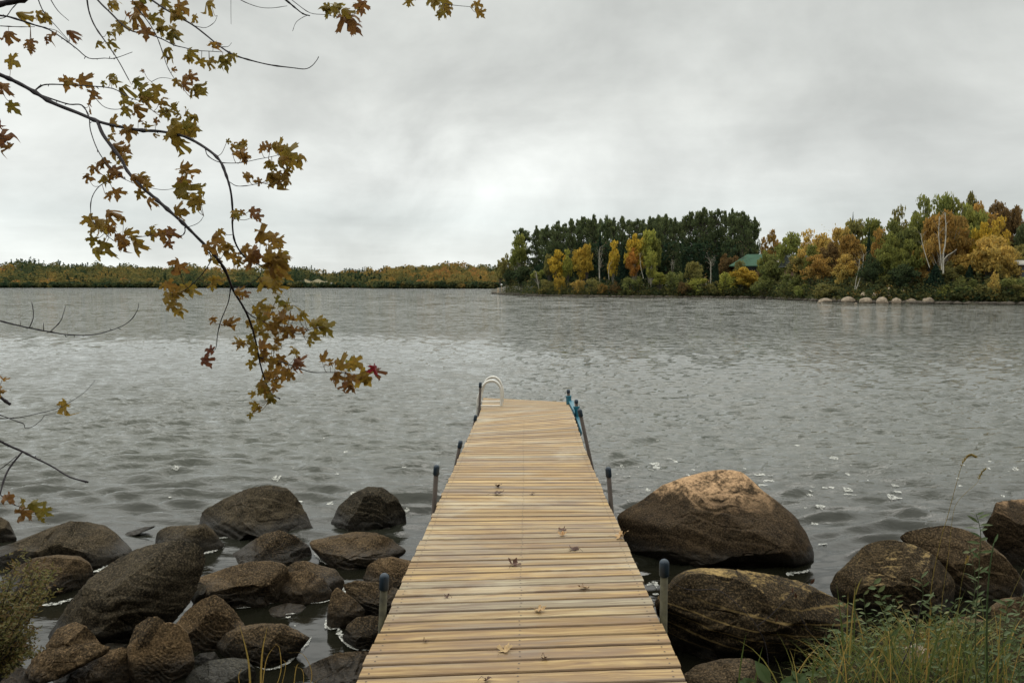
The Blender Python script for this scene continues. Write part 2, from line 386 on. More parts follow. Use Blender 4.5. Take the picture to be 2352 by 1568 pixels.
def mass_mat():
    m, t = new_mat('far_foliage'); r = isl(t); a = attr(t, 'tint')
    c_ = t.ramp(a, [(0, (0.019, 0.038, 0.022)), (.3, (0.035, 0.058, 0.029)), (.45, (0.080, 0.088, 0.035)), (.65, (0.160, 0.136, 0.045)), (.85, (0.272, 0.168, 0.048)), (1, (0.272, 0.120, 0.045))])
    c_ = t.mix(r, t.vmul(c_, (.75, .78, .8)), t.vmul(c_, (1.2, 1.18, 1.12)))
    t.put(t.p, 'Base Color', c_); t.put(t.p, 'Roughness', .85); t.put(t.p, 'Specular IOR Level', .1)
    tr = t.add('ShaderNodeBsdfTranslucent'); t.l.new(c_, tr.inputs[0])
    mx_ = t.add('ShaderNodeMixShader'); t.put(mx_, 0, .5); t.l.new(t.p.outputs[0], mx_.inputs[1]); t.l.new(tr.outputs[0], mx_.inputs[2])
    t.l.new(mx_.outputs[0], t.out.inputs[0]); return m
M['mass'] = mass_mat()
M['forest_floor'] = plain('forest_floor', (.035, .032, .018), .95, .5, .4, bmp=0)
M['field'] = plain('dry_field', (.15, .125, .06), .95, .3, .05, bmp=0)
M['roof_green'] = plain('green_metal_roof', (.038, .078, .052), .9, .2, .8, bmp=0, spec=.1)
M['roof_grey'] = plain('grey_roof', (.06, .07, .062), .9, .2, .8, bmp=0)
M['roof_pale'] = plain('pale_roof', (.30, .29, .26), .9, .1, 1, bmp=0, spec=.1)
M['house_wood'] = plain('house_wood', (.12, .07, .04), .8, .3, 1.5, bmp=0)
M['pale_wood'] = plain('pale_wood', (.40, .32, .22), .8, .15, 1.5, bmp=0)
M['white'] = plain('white_paint', (.65, .65, .62), .6, .08, 1, bmp=0)
M['dark_glass'] = plain('dark_glass', (.02, .025, .03), .15, .1, 1, bmp=0)

# ------------------------------------------------------------------ water with real waves
rs = np.random.RandomState(3)
WAVES = []
for k in range(70):
    lam = 0.11 * (5.5 ** (k / 69.))
    lam *= rs.uniform(.9, 1.1)
    th = rs.normal(0, .34) - .20
    d = (-math.sin(th), -math.cos(th)); amp = lam * .0118 * min(1., (.5 / lam) ** .4)
    WAVES.append((2 * math.pi / lam, d[0], d[1], amp, rs.uniform(0, 6.28), lam))
def calm(x, y):
    lim = np.where(x < 0, 7.6 + 0 * x, 6.6 + 0 * x)
    t = np.clip((y - lim) / 2.6, 0, 1); t = t * t * (3 - 2 * t)
    return .05 + .95 * t
def wave(x, y, sp=0.):
    x = np.asarray(x, float); y = np.asarray(y, float); h = np.zeros_like(x)
    wx = x + .35 * np.sin(.9 * y + 1.3 * np.sin(.37 * x)); wy = y + .35 * np.sin(.7 * x + 2.)
    for k, dx_, dy_, am, ph, lam in WAVES:
        fa = np.clip((lam / (sp + 1e-9) - 2.5) / 2.5, 0, 1) if not np.isscalar(sp) or sp else 1.
        s_ = np.sin(k * (dx_ * wx + dy_ * wy) + ph)
        h += am * fa * (s_ + .25 * s_ * s_)
    grp = .75 + .5 * (np.sin(.31 * x + .5) * np.sin(.23 * y + 1.) * .5 + .5)
    return h * calm(x, y) * grp
NR, NC = 1500, 900
Yr = np.exp(np.linspace(math.log(2.5), math.log(3200), NR)); tn = np.tan(np.linspace(-1.02, 1.02, NC)) 
YY, TT = np.meshgrid(Yr, tn, indexing='ij'); XX = YY * TT * .9
spc = np.maximum(YY * (math.log(3200 / 2.5) / NR), YY * .0023)
ZZ = wave(XX, YY, spc)
ZZ -= (YY / 3200.) ** 2 * 0
idx = np.arange(NR * NC).reshape(NR, NC)
Q = np.stack([idx[:-1, :-1], idx[:-1, 1:], idx[1:, 1:], idx[1:, :-1]], -1).reshape(-1, 4)
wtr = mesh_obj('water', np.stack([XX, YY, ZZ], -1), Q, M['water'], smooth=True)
props(wtr, 'grey rippled lake water', None, kind='structure'); wtr['label'] = 'grey wind-rippled lake reaching to the far shore'

# ------------------------------------------------------------------ near bank
def bank(x, y):
    # plateau on both sides of the dock, dropping to the lake bed
    edge = np.where(x > .2, 4.55 + .10 * np.sin(3 * x) + .12 * np.clip(x - 1.2, 0, 3), 3.45 + .1 * np.sin(2.3 * x))
    edge = edge - .95 * (1 - np.clip((x - 1.15) / .75, 0, 1)) * (x > .2)
    edge = np.where(np.abs(x - .1) < 1.0, 3.0, edge)
    t = np.clip((edge + 1.0 - y) / 1.0, 0, 1); t = t * t * (3 - 2 * t)
    return -.55 + t * (1.22 + .06 * np.sin(1.7 * x + .4)) + .0 * y
gx = np.linspace(-14, 14, 200); gy = np.linspace(-10, 9, 200)
GX, GY = np.meshgrid(gx, gy, indexing='ij')
GZ = bank(GX, GY) + .05 * fbm(np.stack([GX.ravel() * 2, GY.ravel() * 2, 0 * GX.ravel()], -1)).reshape(GX.shape)
ii = np.arange(200 * 200).reshape(200, 200)
Qg = np.stack([ii[:-1, :-1], ii[1:, :-1], ii[1:, 1:], ii[:-1, 1:]], -1).reshape(-1, 4)
props(mesh_obj('ground', np.stack([GX, GY, GZ], -1), Qg, M['soil'], smooth=True), 'dark soil bank at the lake edge', kind='structure')
lb = mesh_obj('lake_bed', [(-4000, -30, -6), (4000, -30, -6), (4000, 4000, -6), (-4000, 4000, -6)], [(0, 1, 2, 3)], M['soil'])
props(lb, 'lake bed under the water', kind='structure')

# ------------------------------------------------------------------ unseen foliage wall added behind the viewer to block sky light
bk = mesh_obj('back_ground', [(-60, -9.5, .66), (60, -9.5, .66), (60, -60, 3), (-60, -60, 3)], [(0, 3, 2, 1)], M['soil']); props(bk, 'unseen bank under the added foliage behind the dock', kind='structure')
_rg = np.random.RandomState(90); Cb = []
for i in range(420):
    x = _rg.uniform(-45, 45); y = _rg.uniform(-20, -7) - abs(x) * .0; zc_ = _rg.uniform(1, 13)
    Cb.append(_rg.normal(0, 1, (60, 3)) * np.array((1.5, 1.2, 1.1)) + np.array((x, y, zc_)))
Cb = np.vstack(Cb); a_ = _rg.normal(0, 1, (len(Cb), 3)); a_ /= np.linalg.norm(a_, axis=1)[:, None]; b_ = np.cross(a_, _rg.normal(0, 1, (len(Cb), 3))); b_ /= np.linalg.norm(b_, axis=1)[:, None]
Vb = np.stack([Cb - a_ * .5, Cb + b_ * .4, Cb + a_ * .5, Cb - b_ * .4], 1).reshape(-1, 3)
props(mesh_obj('sky_block_foliage', Vb, np.arange(4 * len(Cb)).reshape(-1, 4), M['mass'], attrs={'tint': np.full(4 * len(Cb), .4)}), 'unseen foliage wall added behind the dock to block sky light', 'sky_block_foliage', kind='stuff')

# ------------------------------------------------------------------ boulders
def ico(n):
    bm = bmesh.new(); bmesh.ops.create_icosphere(bm, subdivisions=n, radius=1)
    V = np.array([v.co[:] for v in bm.verts]); Fc = np.array([[v.index for v in f.verts] for f in bm.faces]); bm.free(); return V, Fc
ICO = {5: ico(5), 6: ico(7)}

def boulder(poly, label, mat='rock_brown', conv=C6, thick=.8, z0=0., ext=1.5, seed=0, sub=5, name='boulder', amp=1., box=.86, cuts=12, contact=None, group=None, lift=0.):
    rg = np.random.RandomState(seed * 13 + 5)
    pts = np.array([conv(*p) for p in poly], float)
    if conv is C6: pts = pts.mean(0) + (pts - pts.mean(0)) * np.array((1.05, 1.04))
    vb = pts[:, 1].max() if contact is None else conv(0, contact)[1]; ub = pts[:, 0].mean()
    Yc = onz(ub, vb, z0)[1]
    hw = (pts[:, 0].max() - pts[:, 0].min()) / 2 / F * Yc
    T = thick * hw; Y = Yc + T * .85
    vm = (pts[:, 1].max() + pts[:, 1].min()) / 2
    P2 = pts.copy(); lo = P2[:, 1] > vm; P2[lo, 1] = vm + (P2[lo, 1] - vm) * ext
    W3 = np.array([at(u, v, Y) for u, v in P2]); X2 = W3[:, 0]; Z2 = W3[:, 2]
    xc = (X2.max() + X2.min()) / 2; zc = (Z2.max() + Z2.min()) / 2
    # radius of the outline in every direction
    N = 256; th = np.arange(N) / N * 2 * math.pi - math.pi; R = np.zeros(N)
    A = np.stack([X2 - xc, Z2 - zc], -1); B = np.roll(A, -1, 0)
    for i, t_ in enumerate(th):
        d = np.array((math.cos(t_), math.sin(t_))); best = 0
        for a, b in zip(A, B):
            e = b - a; dt = d[0] * e[1] - d[1] * e[0]
            if abs(dt) < 1e-12: continue
            s_ = (a[0] * e[1] - a[1] * e[0]) / dt; q = (a[0] * d[1] - a[1] * d[0]) / dt
            if s_ > 0 and -1e-6 <= q <= 1 + 1e-6: best = max(best, s_)
        R[i] = best or hw * .6
    ker = np.array([1, 3, 5, 7, 5, 3, 1.]); ker /= ker.sum()
    R = np.convolve(np.concatenate([R[-3:], R, R[:3]]), ker, 'valid')
    S, Fc = ICO[sub]
    # facets: cut the sphere with planes that face the front, top and back
    S = S.copy()
    for k in range(cuts):
        n = rg.normal(0, 1, 3); n[1] -= .6 if k % 2 else -.2; n /= np.linalg.norm(n)
        if abs(n[1]) < .35: n[1] = -.6; n /= np.linalg.norm(n)
        dd = rg.uniform(.52, .80); over = np.maximum(S @ n - dd, 0); S = S - np.outer(over * .97, n)
    Y_ref = Y; sc0 = 1.
    for outer in range(6):
        kq = Y / Y_ref; T_ = T * kq; XC = xc * kq; ZC = CAMH + (zc - CAMH) * kq; Rk = R * kq
        ang = np.arctan2(S[:, 2], S[:, 0]); rho = np.hypot(S[:, 0], S[:, 2])
        full = np.hypot(rho, S[:, 1]);
        rr = np.interp(ang, np.append(th, math.pi), np.append(Rk, Rk[0]))
        ru = np.minimum(rho, 1) ** box
        V = np.stack([XC + np.cos(ang) * rr * ru, Y + S[:, 1] * T_, ZC + np.sin(ang) * rr * ru], -1)
        # top leans back a little, front foot comes forward
        nrm = ICO[sub][0]; sc = hw
        q = V / sc + seed * 3.7
        big = fbm(q * 1.3, 3) * .050; rid = (1 - np.abs(fbm(q * 2.1 + 9, 4))) ** 2; 
        st = fbm(q * np.array((1.1, 1.1, 3.2)) + 5, 4) * .028
        sm = fbm(q * 7 + 2, 4) * .010
        rid2 = (1 - np.abs(fbm(q * np.array((1.2, 1.2, 2.6)) + 31, 3))) ** 3
        led = fbm(q * 1.1 + 40, 2) + q[:, 2] * 2.2 + q[:, 0] * .8; led = (led * 2.2) % 1.0; led = np.where(led < .85, led * .03, (1 - led) / .15 * .0255)
        disp = (big * 1.1 - .02 * np.clip(rid - .70, 0, 1) * 3 - .05 * np.clip(rid2 - .84, 0, 1) * 4 + st * .8 + sm * 1.3 + led * 1.2) * sc * amp
        edge = np.clip(1.15 - rho, .35, 1)
        V = V + nrm * (disp * edge)[:, None]
        # fit the outline seen from the shore to the traced one
        c2 = np.array(((P2[:, 0].max() + P2[:, 0].min()) / 2, (P2[:, 1].max() + P2[:, 1].min()) / 2))
        A = P2 - c2; Bq = np.roll(A, -1, 0); NB = 90; tb = (np.arange(NB) + .5) / NB * 2 * math.pi - math.pi; RT = np.zeros(NB)
        for i, t_ in enumerate(tb):
            d = np.array((math.cos(t_), math.sin(t_)))
            for a, b in zip(A, Bq):
                e = b - a; dt = d[0] * e[1] - d[1] * e[0]
                if abs(dt) < 1e-12: continue
                s_ = (a[0] * e[1] - a[1] * e[0]) / dt; q_ = (a[0] * d[1] - a[1] * d[0]) / dt
                if s_ > 0 and -1e-6 <= q_ <= 1 + 1e-6: RT[i] = max(RT[i], s_)
        cp, sp_ = math.cos(PITCH), math.sin(PITCH)
        for it in range(3):
            rel = V - np.array((0, 0, CAMH)); fw = rel[:, 1] * cp - rel[:, 2] * sp_; upc = rel[:, 1] * sp_ + rel[:, 2] * cp
            uv = np.stack([CX + F * rel[:, 0] / fw, CY - F * upc / fw], -1) - c2; an = np.arctan2(uv[:, 1], uv[:, 0]); rr2 = np.hypot(uv[:, 0], uv[:, 1])
            bi_ = np.clip(((an + math.pi) / (2 * math.pi) * NB).astype(int), 0, NB - 1); RM = np.full(NB, 1e-3); np.maximum.at(RM, bi_, rr2)
            f = np.where((RM > 1) & (RT > 1), RT / RM, 1.); f = np.clip(f, .7, 1.5); fe = np.concatenate([f[-2:], f, f[:2]]); f = np.convolve(fe, [.1, .2, .4, .2, .1], 'valid')
            fv = np.interp(an, np.concatenate([[tb[-1] - 2 * math.pi], tb, [tb[0] + 2 * math.pi]]), np.concatenate([[f[-1]], f, [f[0]]]))
            pc = at(c2[0], c2[1], 1.); sY = V[:, 1]; cx_ = pc[0] * sY; cz_ = CAMH + (pc[2] - CAMH) * sY
            V = np.stack([cx_ + (V[:, 0] - cx_) * fv, V[:, 1], cz_ + (V[:, 2] - cz_) * fv], -1)
        rel = V - np.array((0, 0, CAMH)); fw = rel[:, 1] * cp - rel[:, 2] * sp_; upc = rel[:, 1] * sp_ + rel[:, 2] * cp
        vis = (V[:, 2] > z0) & (V[:, 1] < Y); vv = (CY - F * upc / fw)
        if not vis.any(): Y *= .95; continue
        dlt = vb - vv[vis].max()
        if abs(dlt) < 3 or outer == 5: break
        Y = max(Y - dlt * Y * Y / (F * CAMH) * .8, Y_ref * .6)
    xc, zc = XC, ZC
    base = (xc, Y, z0 - .02)
    o = mesh_obj(name, V, Fc, M[mat], smooth=True, loc=base)
    return props(o, label, 'rock', group)

g1 = 'boulders along the shore left of the dock'
L = [
 ([(1150,290),(1180,220),(1290,160),(1420,105),(1540,83),(1640,100),(1700,160),(1750,240),(1805,322),(1740,350),(1600,352),(1500,375),(1380,385),(1260,375),(1190,340)], 'large rounded brown boulder standing farthest back in the water, midway between shore and dock', 'rock_dark', .8, 1.5, 6),
 ([(1905,270),(1950,200),(2030,130),(2110,92),(2190,95),(2270,150),(2320,230),(2325,280),(2230,325),(2100,345),(1980,330),(1915,300)], 'dark wet round boulder alone in open water left of the dock', 'rock_dark', .85, 1.5, 6),
 ([(-60,440),(60,410),(180,370),(300,325),(400,288),(500,290),(600,310),(680,370),(745,440),(750,465),(640,520),(560,558),(300,560),(0,540)], 'broad sloping boulder at the left edge with open lake behind it', 'rock_dark', .7, 1.5, 6),
 ([(900,400),(910,350),(960,318),(1050,312),(1110,312),(1170,300),(1220,340),(1280,410),(1270,430),(1170,468),(1050,480),(900,450)], 'low two-humped boulder just in front of the farthest large one', 'rock_dark', .8, 1.5, 5),
 ([(-10,640),(80,560),(200,500),(330,480),(450,485),(510,530),(530,600),(500,660),(420,705),(300,735),(150,740),(0,720)], 'smooth rounded boulder half hidden by the leafy shrub', 'rock_brown', .8, 1.5, 6),
 ([(255,960),(290,880),(400,750),(520,620),(660,520),(780,450),(900,415),(1010,395),(1100,410),(1150,460),(1168,540),(1140,610),(1100,720),(1010,810),(900,900),(740,990),(560,1000),(400,1000),(270,990)], 'longest dark grey boulder lying diagonally across the left rocks', 'rock_dark', .6, 1.25, 6),
 ([(1280,530),(1330,470),(1420,420),(1520,360),(1600,340),(1690,370),(1770,430),(1795,500),(1780,525),(1600,548),(1400,555),(1280,560)], 'smooth peaked boulder behind the banded one, in the middle of the left rocks', 'rock_brown', .8, 1.5, 6),
 ([(1780,400),(1880,375),(2040,350),(2150,352),(2230,380),(2310,440),(2330,462),(2260,495),(2180,515),(2100,560),(1980,560),(1900,525),(1810,460)], 'low flat smooth boulder in front of the lone round one', 'rock_brown', .75, 1.5, 6),
 ([(1130,620),(1170,600),(1290,560),(1430,520),(1550,512),(1620,530),(1650,570),(1640,620),(1620,700),(1580,750),(1450,772),(1340,785),(1250,740),(1180,710),(1130,670)], 'brown boulder with layered bands across its face in the middle of the left rocks', 'rock_brown', .75, 1.45, 6),
 ([(1640,560),(1700,520),(1760,515),(1850,545),(1920,560),(1970,620),(1975,660),(1900,710),(1760,710),(1660,640)], 'rounded boulder tucked behind the yellow-lichened one', 'rock_brown', .8, 1.5, 5),
 ([(1575,740),(1590,640),(1660,580),(1760,570),(1850,610),(1900,680),(1905,738),(1780,752),(1640,765)], 'squarish boulder with yellow lichen on top right of the banded one', 'rock_tan', .8, 1.5, 5),
 ([(1500,822),(1560,780),(1650,755),(1740,765),(1770,800),(1690,818),(1570,830)], 'small flat rock barely out of the dark pool', 'rock_brown', .8, 1.6, 5),
 ([(2090,620),(2120,540),(2180,500),(2250,490),(2330,510),(2420,520),(2500,640),(2400,720),(2200,720)], 'tan-topped boulder running under the dock edge', 'rock_tan', .8, 1.4, 6),
 ([(1975,650),(2050,625),(2180,640),(2300,680),(2380,760),(2300,830),(2150,835),(2060,780),(2000,720)], 'dark undercut boulder behind the blue-capped post left of the dock', 'rock_brown', .7, 1.35, 6),
 ([(1875,885),(1885,790),(1905,705),(1935,665),(1985,700),(2040,740),(2090,790),(2085,820),(2010,850),(1925,900)], 'small three-cornered rock with foam at its foot', 'rock_brown', .75, 1.4, 5),
 ([(1970,945),(2000,880),(2050,840),(2130,828),(2200,840),(2260,900),(2240,980),(2140,1030),(2060,1022),(2000,995)], 'round rock ringed with white foam beside the near left dock post', 'rock_brown', .8, 1.4, 6),
 ([(1640,1216),(1720,1150),(1820,1090),(1940,1045),(2060,1035),(2180,1035),(2300,1080),(2350,1200),(2250,1330),(1900,1330),(1660,1330)], 'broad smooth boulder at the bottom beside the near end of the dock', 'rock_brown', .7, 1.2, 6),
 ([(1010,880),(1080,800),(1160,740),(1230,710),(1280,740),(1340,800),(1400,880),(1402,900),(1330,965),(1250,1005),(1180,1035),(1100,1038),(1040,960)], 'pointed tan boulder in front of the banded one', 'rock_tan', .7, 1.4, 6),
 ([(1250,1000),(1300,930),(1380,890),(1500,875),(1620,875),(1720,920),(1772,955),(1720,1020),(1660,1080),(1560,1118),(1440,1105),(1300,1060)], 'flat egg-shaped boulder with a foam line, behind the brown sedge', 'rock_tan', .7, 1.4, 6),
 ([(740,985),(780,890),(850,840),(900,835),(945,870),(975,960),(900,1060),(760,1060)], 'small knob-shaped tan rock behind the upright boulder with a crease', 'rock_tan', .8, 1.3, 5),
 ([(735,1010),(800,950),(880,900),(960,870),(1030,885),(1075,930),(1095,1000),(1112,1090),(1100,1150),(1060,1210),(1000,1260),(850,1290),(770,1230),(745,1110)], 'upright tan boulder with a deep crease near the bottom of the photo', 'rock_tan', .75, 1.25, 6),
 ([(150,1135),(200,1060),(280,1010),(400,985),(560,985),(630,1012),(610,1050),(450,1120),(330,1170),(240,1195),(180,1175)], 'long low boulder tilted above the bottom left rocks', 'rock_tan', .6, 1.3, 6),
 ([(265,990),(330,905),(430,865),(490,890),(540,940),(578,990),(480,1020),(300,1030)], 'small crumbling rock with a pale yellow top', 'rock_tan', .7, 1.3, 5),
 ([(240,1216),(340,1150),(450,1090),(600,1030),(700,1005),(750,1040),(760,1120),(790,1216),(780,1340),(240,1340)], 'brown boulder cut by the bottom edge, left of the upright creased one', 'rock_tan', .6, 1.2, 6),
 ([(-80,1100),(0,1090),(80,1110),(160,1140),(230,1200),(250,1330),(0,1350),(-100,1300)], 'boulder in the bottom left corner with an orange leaf on it', 'rock_tan', .7, 1.2, 5),
 ([(1040,1230),(1110,1140),(1200,1090),(1330,1070),(1410,1080),(1460,1140),(1470,1300),(1300,1340),(1060,1330)], 'dark blue-grey boulder cut by the bottom edge behind the sedge', 'rock_grey', .7, 1.2, 6),
 ([(-80,300),(0,262),(50,290),(95,370),(70,400),(-60,420)], 'small dark rock at the left edge behind the yellow maple leaves', 'rock_dark', .8, 1.5, 5),
 ([(1105,660),(1150,635),(1200,680),(1195,760),(1130,775),(1085,710)], 'dark small rock wedged between the longest boulder and the banded one', 'rock_dark', .8, 1.3, 5),
 ([(-60,1005),(40,1012),(95,1060),(92,1120),(-60,1150)], 'low rock at the left edge just above the bottom left corner boulder', 'rock_dark', .8, 1.3, 5),
 ([(1110,1075),(1150,1045),(1230,1035),(1260,1075),(1200,1110),(1130,1115)], 'small dark rock in the gap between the pointed and the egg-shaped boulders', 'rock_dark', .8, 1.3, 5),
 ([(560,1010),(620,985),(730,990),(745,1030),(650,1050),(580,1045)], 'dark slab showing between the longest boulder and the bottom rocks', 'rock_dark', .8, 1.3, 5),
 ([(-60,900),(0,890),(60,920),(150,965),(140,1010),(90,1070),(-60,1090)], 'brown rock under the leafy shrub at the left edge', 'rock_brown', .8, 1.3, 5),
 ([(2140,335),(2160,318),(2210,312),(2252,330),(2240,345),(2180,348)], 'tiny dark rock awash beside the dock', 'rock_dark', .8, 1.6, 5),
 ([(690,365),(740,345),(830,318),(900,312),(880,330),(780,352),(720,375)], 'low dark rock awash behind the long diagonal boulder', 'rock_dark', .5, 1.6, 5),
]
for i, (poly, lab, mt, th_, ex, sb) in enumerate(L):
    cont = 1210 if max(p[1] for p in poly) > 1250 else None
    if cont: cont = max(p[1] for p in poly) - 60
    zz0 = {'small crumbling': .26, 'small knob-sha': .16, 'long low bould': .12}.get(lab[:15].strip() if lab[:15].strip() in ('small crumbling',) else lab[:14].strip(), 0.)
    boulder(poly, lab, mt, C6, th_, zz0, ex, i + 1, sb, group=g1, contact=cont)
g2 = 'boulders along the shore right of the dock'
RR = [
 ([(115,405),(180,350),(290,285),(380,225),(480,190),(600,160),(700,145),(800,155),(860,200),(910,250),(1000,310),(1100,390),(1170,470),(1205,540),(1212,590),(1150,615),(1000,655),(900,690),(700,695),(500,690),(350,680),(240,620),(170,520)], 'huge peaked boulder with a pinkish tan crown beside the dock', 'rock_great', .75, 1.35, 0.),
 ([(320,880),(400,770),(470,700),(560,675),(700,680),(850,700),(1000,725),(1150,760),(1260,810),(1330,840),(1440,900),(1490,1000),(1440,1100),(1200,1180),(900,1200),(700,1205),(480,1210),(390,1040)], 'long boulder with pale stripes along its side and yellow lichen on top', 'rock_striped', .5, 1.2, 0.),
 ([(1285,790),(1310,720),(1400,640),(1480,560),(1560,535),(1640,530),(1760,560),(1860,610),(1930,690),(1980,760),(1960,900),(1700,980),(1500,980),(1350,880)], 'domed boulder with tan lichen top behind the tall grass', 'rock_dome', .75, 1.35, 0.),
 ([(1655,525),(1700,485),(1800,460),(1930,448),(2020,470),(2110,510),(2250,620),(2352,720),(2380,850),(2100,870),(1900,800),(1750,600)], 'brown sloping boulder between the domed one and the right edge', 'rock_brown', .7, 1.3, 0.),
 ([(2120,480),(2170,400),(2190,330),(2250,315),(2352,308),(2450,320),(2500,500),(2480,690),(2300,690),(2200,610)], 'tall boulder with a tan cap cut by the right edge', 'rock_great', .8, 1.35, 0.),
 ([(2160,900),(2230,850),(2352,838),(2450,850),(2460,1050),(2300,1060),(2190,1000)], 'rounded brown rock at the right edge behind the leafy stems', 'rock_brown', .8, 1.3, .15),
 ([(480,1270),(560,1210),(700,1180),(850,1175),(930,1210),(1000,1350),(900,1420),(520,1420)], 'rough dark rock at the bottom edge just right of the dock', 'rock_brown', .7, 1.2, .2),
 ([(1850,1060),(1920,990),(2020,950),(2130,970),(2180,1040),(2150,1120),(1950,1140)], 'reddish brown rock seen through the grass stems', 'rock_brown', .8, 1.3, .3),
 ([(2230,1150),(2280,1090),(2360,1060),(2450,1080),(2460,1250),(2250,1260)], 'dark rock at the right edge, lowest one beside the grass', 'rock_brown', .8, 1.3, .45),
 ([(1680,1180),(1700,1120),(1760,1095),(1830,1130),(1840,1200),(1740,1230)], 'small pale grey rock half buried in the green grass', 'rock_pale', .8, 1.2, .6),
]
for i, (poly, lab, mt, th_, ex, z0) in enumerate(RR):
    cont = max(p[1] for p in poly) - (60 if max(p[1] for p in poly) > 1300 else 0)
    boulder(poly, lab, mt, C8, th_, z0, ex, i + 60, 6 if i < 7 else 5, group=g2, contact=cont, amp=.6 if i == 0 else .85)

# ------------------------------------------------------------------ foam
fm = MB()
def blob(x, y, rx, ry, seed):
    rg = random.Random(seed); n = 14; V = [(x, y, 0)]
    for k in range(n):
        a = 2 * math.pi * k / n; r = rg.uniform(.6, 1.2); V.append((x + rx * r * math.cos(a), y + ry * r * math.sin(a), 0))
    V = np.array(V); V[:, 2] = wave(V[:, 0], V[:, 1]) + .007
    fm.add(V, [(0, k + 1, (k + 1) % n + 1) for k in range(n)])
def ribbon(pts, conv, wd, seed=1):
    rg = random.Random(seed); P = smooth_line([onz(*conv(*p), 0.) for p in pts], 8); n = len(P); V = []
    for i, p in enumerate(P):
        t_ = P[min(i + 1, n - 1)] - P[max(i - 1, 0)]; t_ /= np.linalg.norm(t_) + 1e-9; nn = np.array((-t_[1], t_[0], 0))
        e = wd * min(1, 2.5 * min(i + .3, n - 1 - i + .3) / n * 2)
        V += [p + nn * e * rg.uniform(.4, 1.1), p - nn * e * rg.uniform(.4, 1.1)]
    V = np.array(V); V[:, 2] = .012
    fm.add(V, [(2 * i, 2 * i + 1, 2 * i + 3, 2 * i + 2) for i in range(n - 1)])
for k, (pts, wd) in enumerate([
  ([(1872,850),(1875,900),(1920,912),(1990,880),(2070,845)], .022), ([(1945,895),(1950,940),(1985,990),(2040,1022),(2130,1040)], .035),
  ([(1790,955),(1760,1000),(1700,1060),(1640,1115),(1550,1145),(1470,1130)], .022), ([(1350,795),(1430,785),(1500,770),(1560,765)], .02),
  ([(1800,475),(1860,525),(1920,552),(1970,558)], .035), ([(240,775),(330,765),(420,735)], .05), ([(520,590),(600,560),(670,505)], .05),
  ([(1560,828),(1640,826),(1700,822)], .02), ([(1780,765),(1840,760),(1900,745)], .015), ([(1660,330),(1740,352),(1800,345)], .06), ([(1170,480),(1230,460),(1290,425)], .06),
  ([(1215,395),(1300,385),(1400,388)],.03),([(0,440),(-40,450)],.05),([(1985,655),(1975,690),(2010,720)],.02),([(1640,845),(1670,842)],.03),([(1690,895),(1700,893)],.02)]):
    ribbon(pts, C6, wd * .75, k)
for k, (pts, wd) in enumerate([([(1000,665),(960,690),(920,705)], .05), ([(1050,700),(1080,715),(1060,735)], .04), ([(1210,600),(1180,615),(1120,622)], .03), ([(1060,720),(1140,715),(1180,700)],.03),([(290,790),(330,770),(345,800)],.03),([(330,830),(345,840)],.03)]):
    ribbon(pts, C8, wd, k + 50)
rgf = random.Random(11)
for k in range(95):
    u = rgf.uniform(1400, 2352) if k < 72 else rgf.uniform(350, 1000); v = rgf.gauss(1105, 38) if k < 72 else rgf.uniform(1010, 1180)
    if v < 1010 or v > 1190: continue
    p = onz(u, v); s_ = rgf.choice([.012, .018, .025, .035, .045])
    blob(p[0], p[1], s_ * rgf.uniform(.8, 1.8), s_ * 1.1, k)
for (x, y, s_) in [(1100,262,.06),(1310,255,.05),(1640,315,.09),(180,210,.06),(320,160,.06),(1390,275,.07),(1250,575,.05),(1210,465,.05),(1700,262,.06),(900,195,.08),(960,218,.08),(1180,290,.04),(1650,240,.06)]:
    p = onz(*C8(x, y)); blob(p[0], p[1], s_, s_ * .7, int(x))
props(fm.build('foam', M['foam']), 'white foam flecks and lines on the water around the rocks', 'foam', kind='stuff')

# ------------------------------------------------------------------ dock
dvec = ray(1206, 719); dvec /= np.linalg.norm(dvec)
nvec = np.cross(np.cross(dvec, (0, 0, 1.)), dvec); nvec /= np.linalg.norm(nvec)
if nvec[2] < 0: nvec = -nvec
HD = 1.70
def deckpt(u, v):
    r = ray(u, v); t_ = -HD / (r @ nvec); return np.array((0, 0, CAMH)) + r * t_
LE = [(817, 1568), (1086, 981), (1102.5, 948), (1110, 914)]; RE = [(1578, 1568), (1407, 1176), (1340, 1025), (1319, 958), (1304, 924.5)]
def edge_u(E, v):
    vs = [e[1] for e in E]; us = [e[0] for e in E]
    if v > vs[0]: return us[0] + (v - vs[0]) * (us[0] - us[1]) / (vs[0] - vs[1])
    if v < vs[-1]: return us[-1] + (v - vs[-1]) * (us[-1] - us[-2]) / (vs[-1] - vs[-2])
    return float(np.interp(v, vs[::-1], us[::-1]))
def vL(Y):
    lo, hi = 880., 3200.
    for _ in range(40):
        m_ = (lo + hi) / 2
        if deckpt(edge_u(LE, m_), m_)[1] > Y: lo = m_
        else: hi = m_
    return (lo + hi) / 2
TY = [0, 3, 4, 5, 6, 7.5, 9, 10.5, 12, 13, 14, 15.2, 16.6, 17.2]; TV = [-60, -32, -25, -19, -9, 0, 0, -5, -14, -19, -14, -4, 8, 10]
def row(Y):
    v = vL(Y); a = at(edge_u(LE, v), v, Y); vr = v + float(np.interp(Y, TY, TV)); b = at(edge_u(RE, vr), vr, Y); return a, b
dock = thing('dock', 'long narrow wooden dock with capped pipe posts running out into the lake', 'dock', (0, 3, 0))
rd = random.Random(5); mb = MB(); Yv = 2.3; YEND = deckpt(1110, 914)[1]; mids = []
rows = []
while Yv < YEND - .05:
    rows.append(Yv); Yv += .143
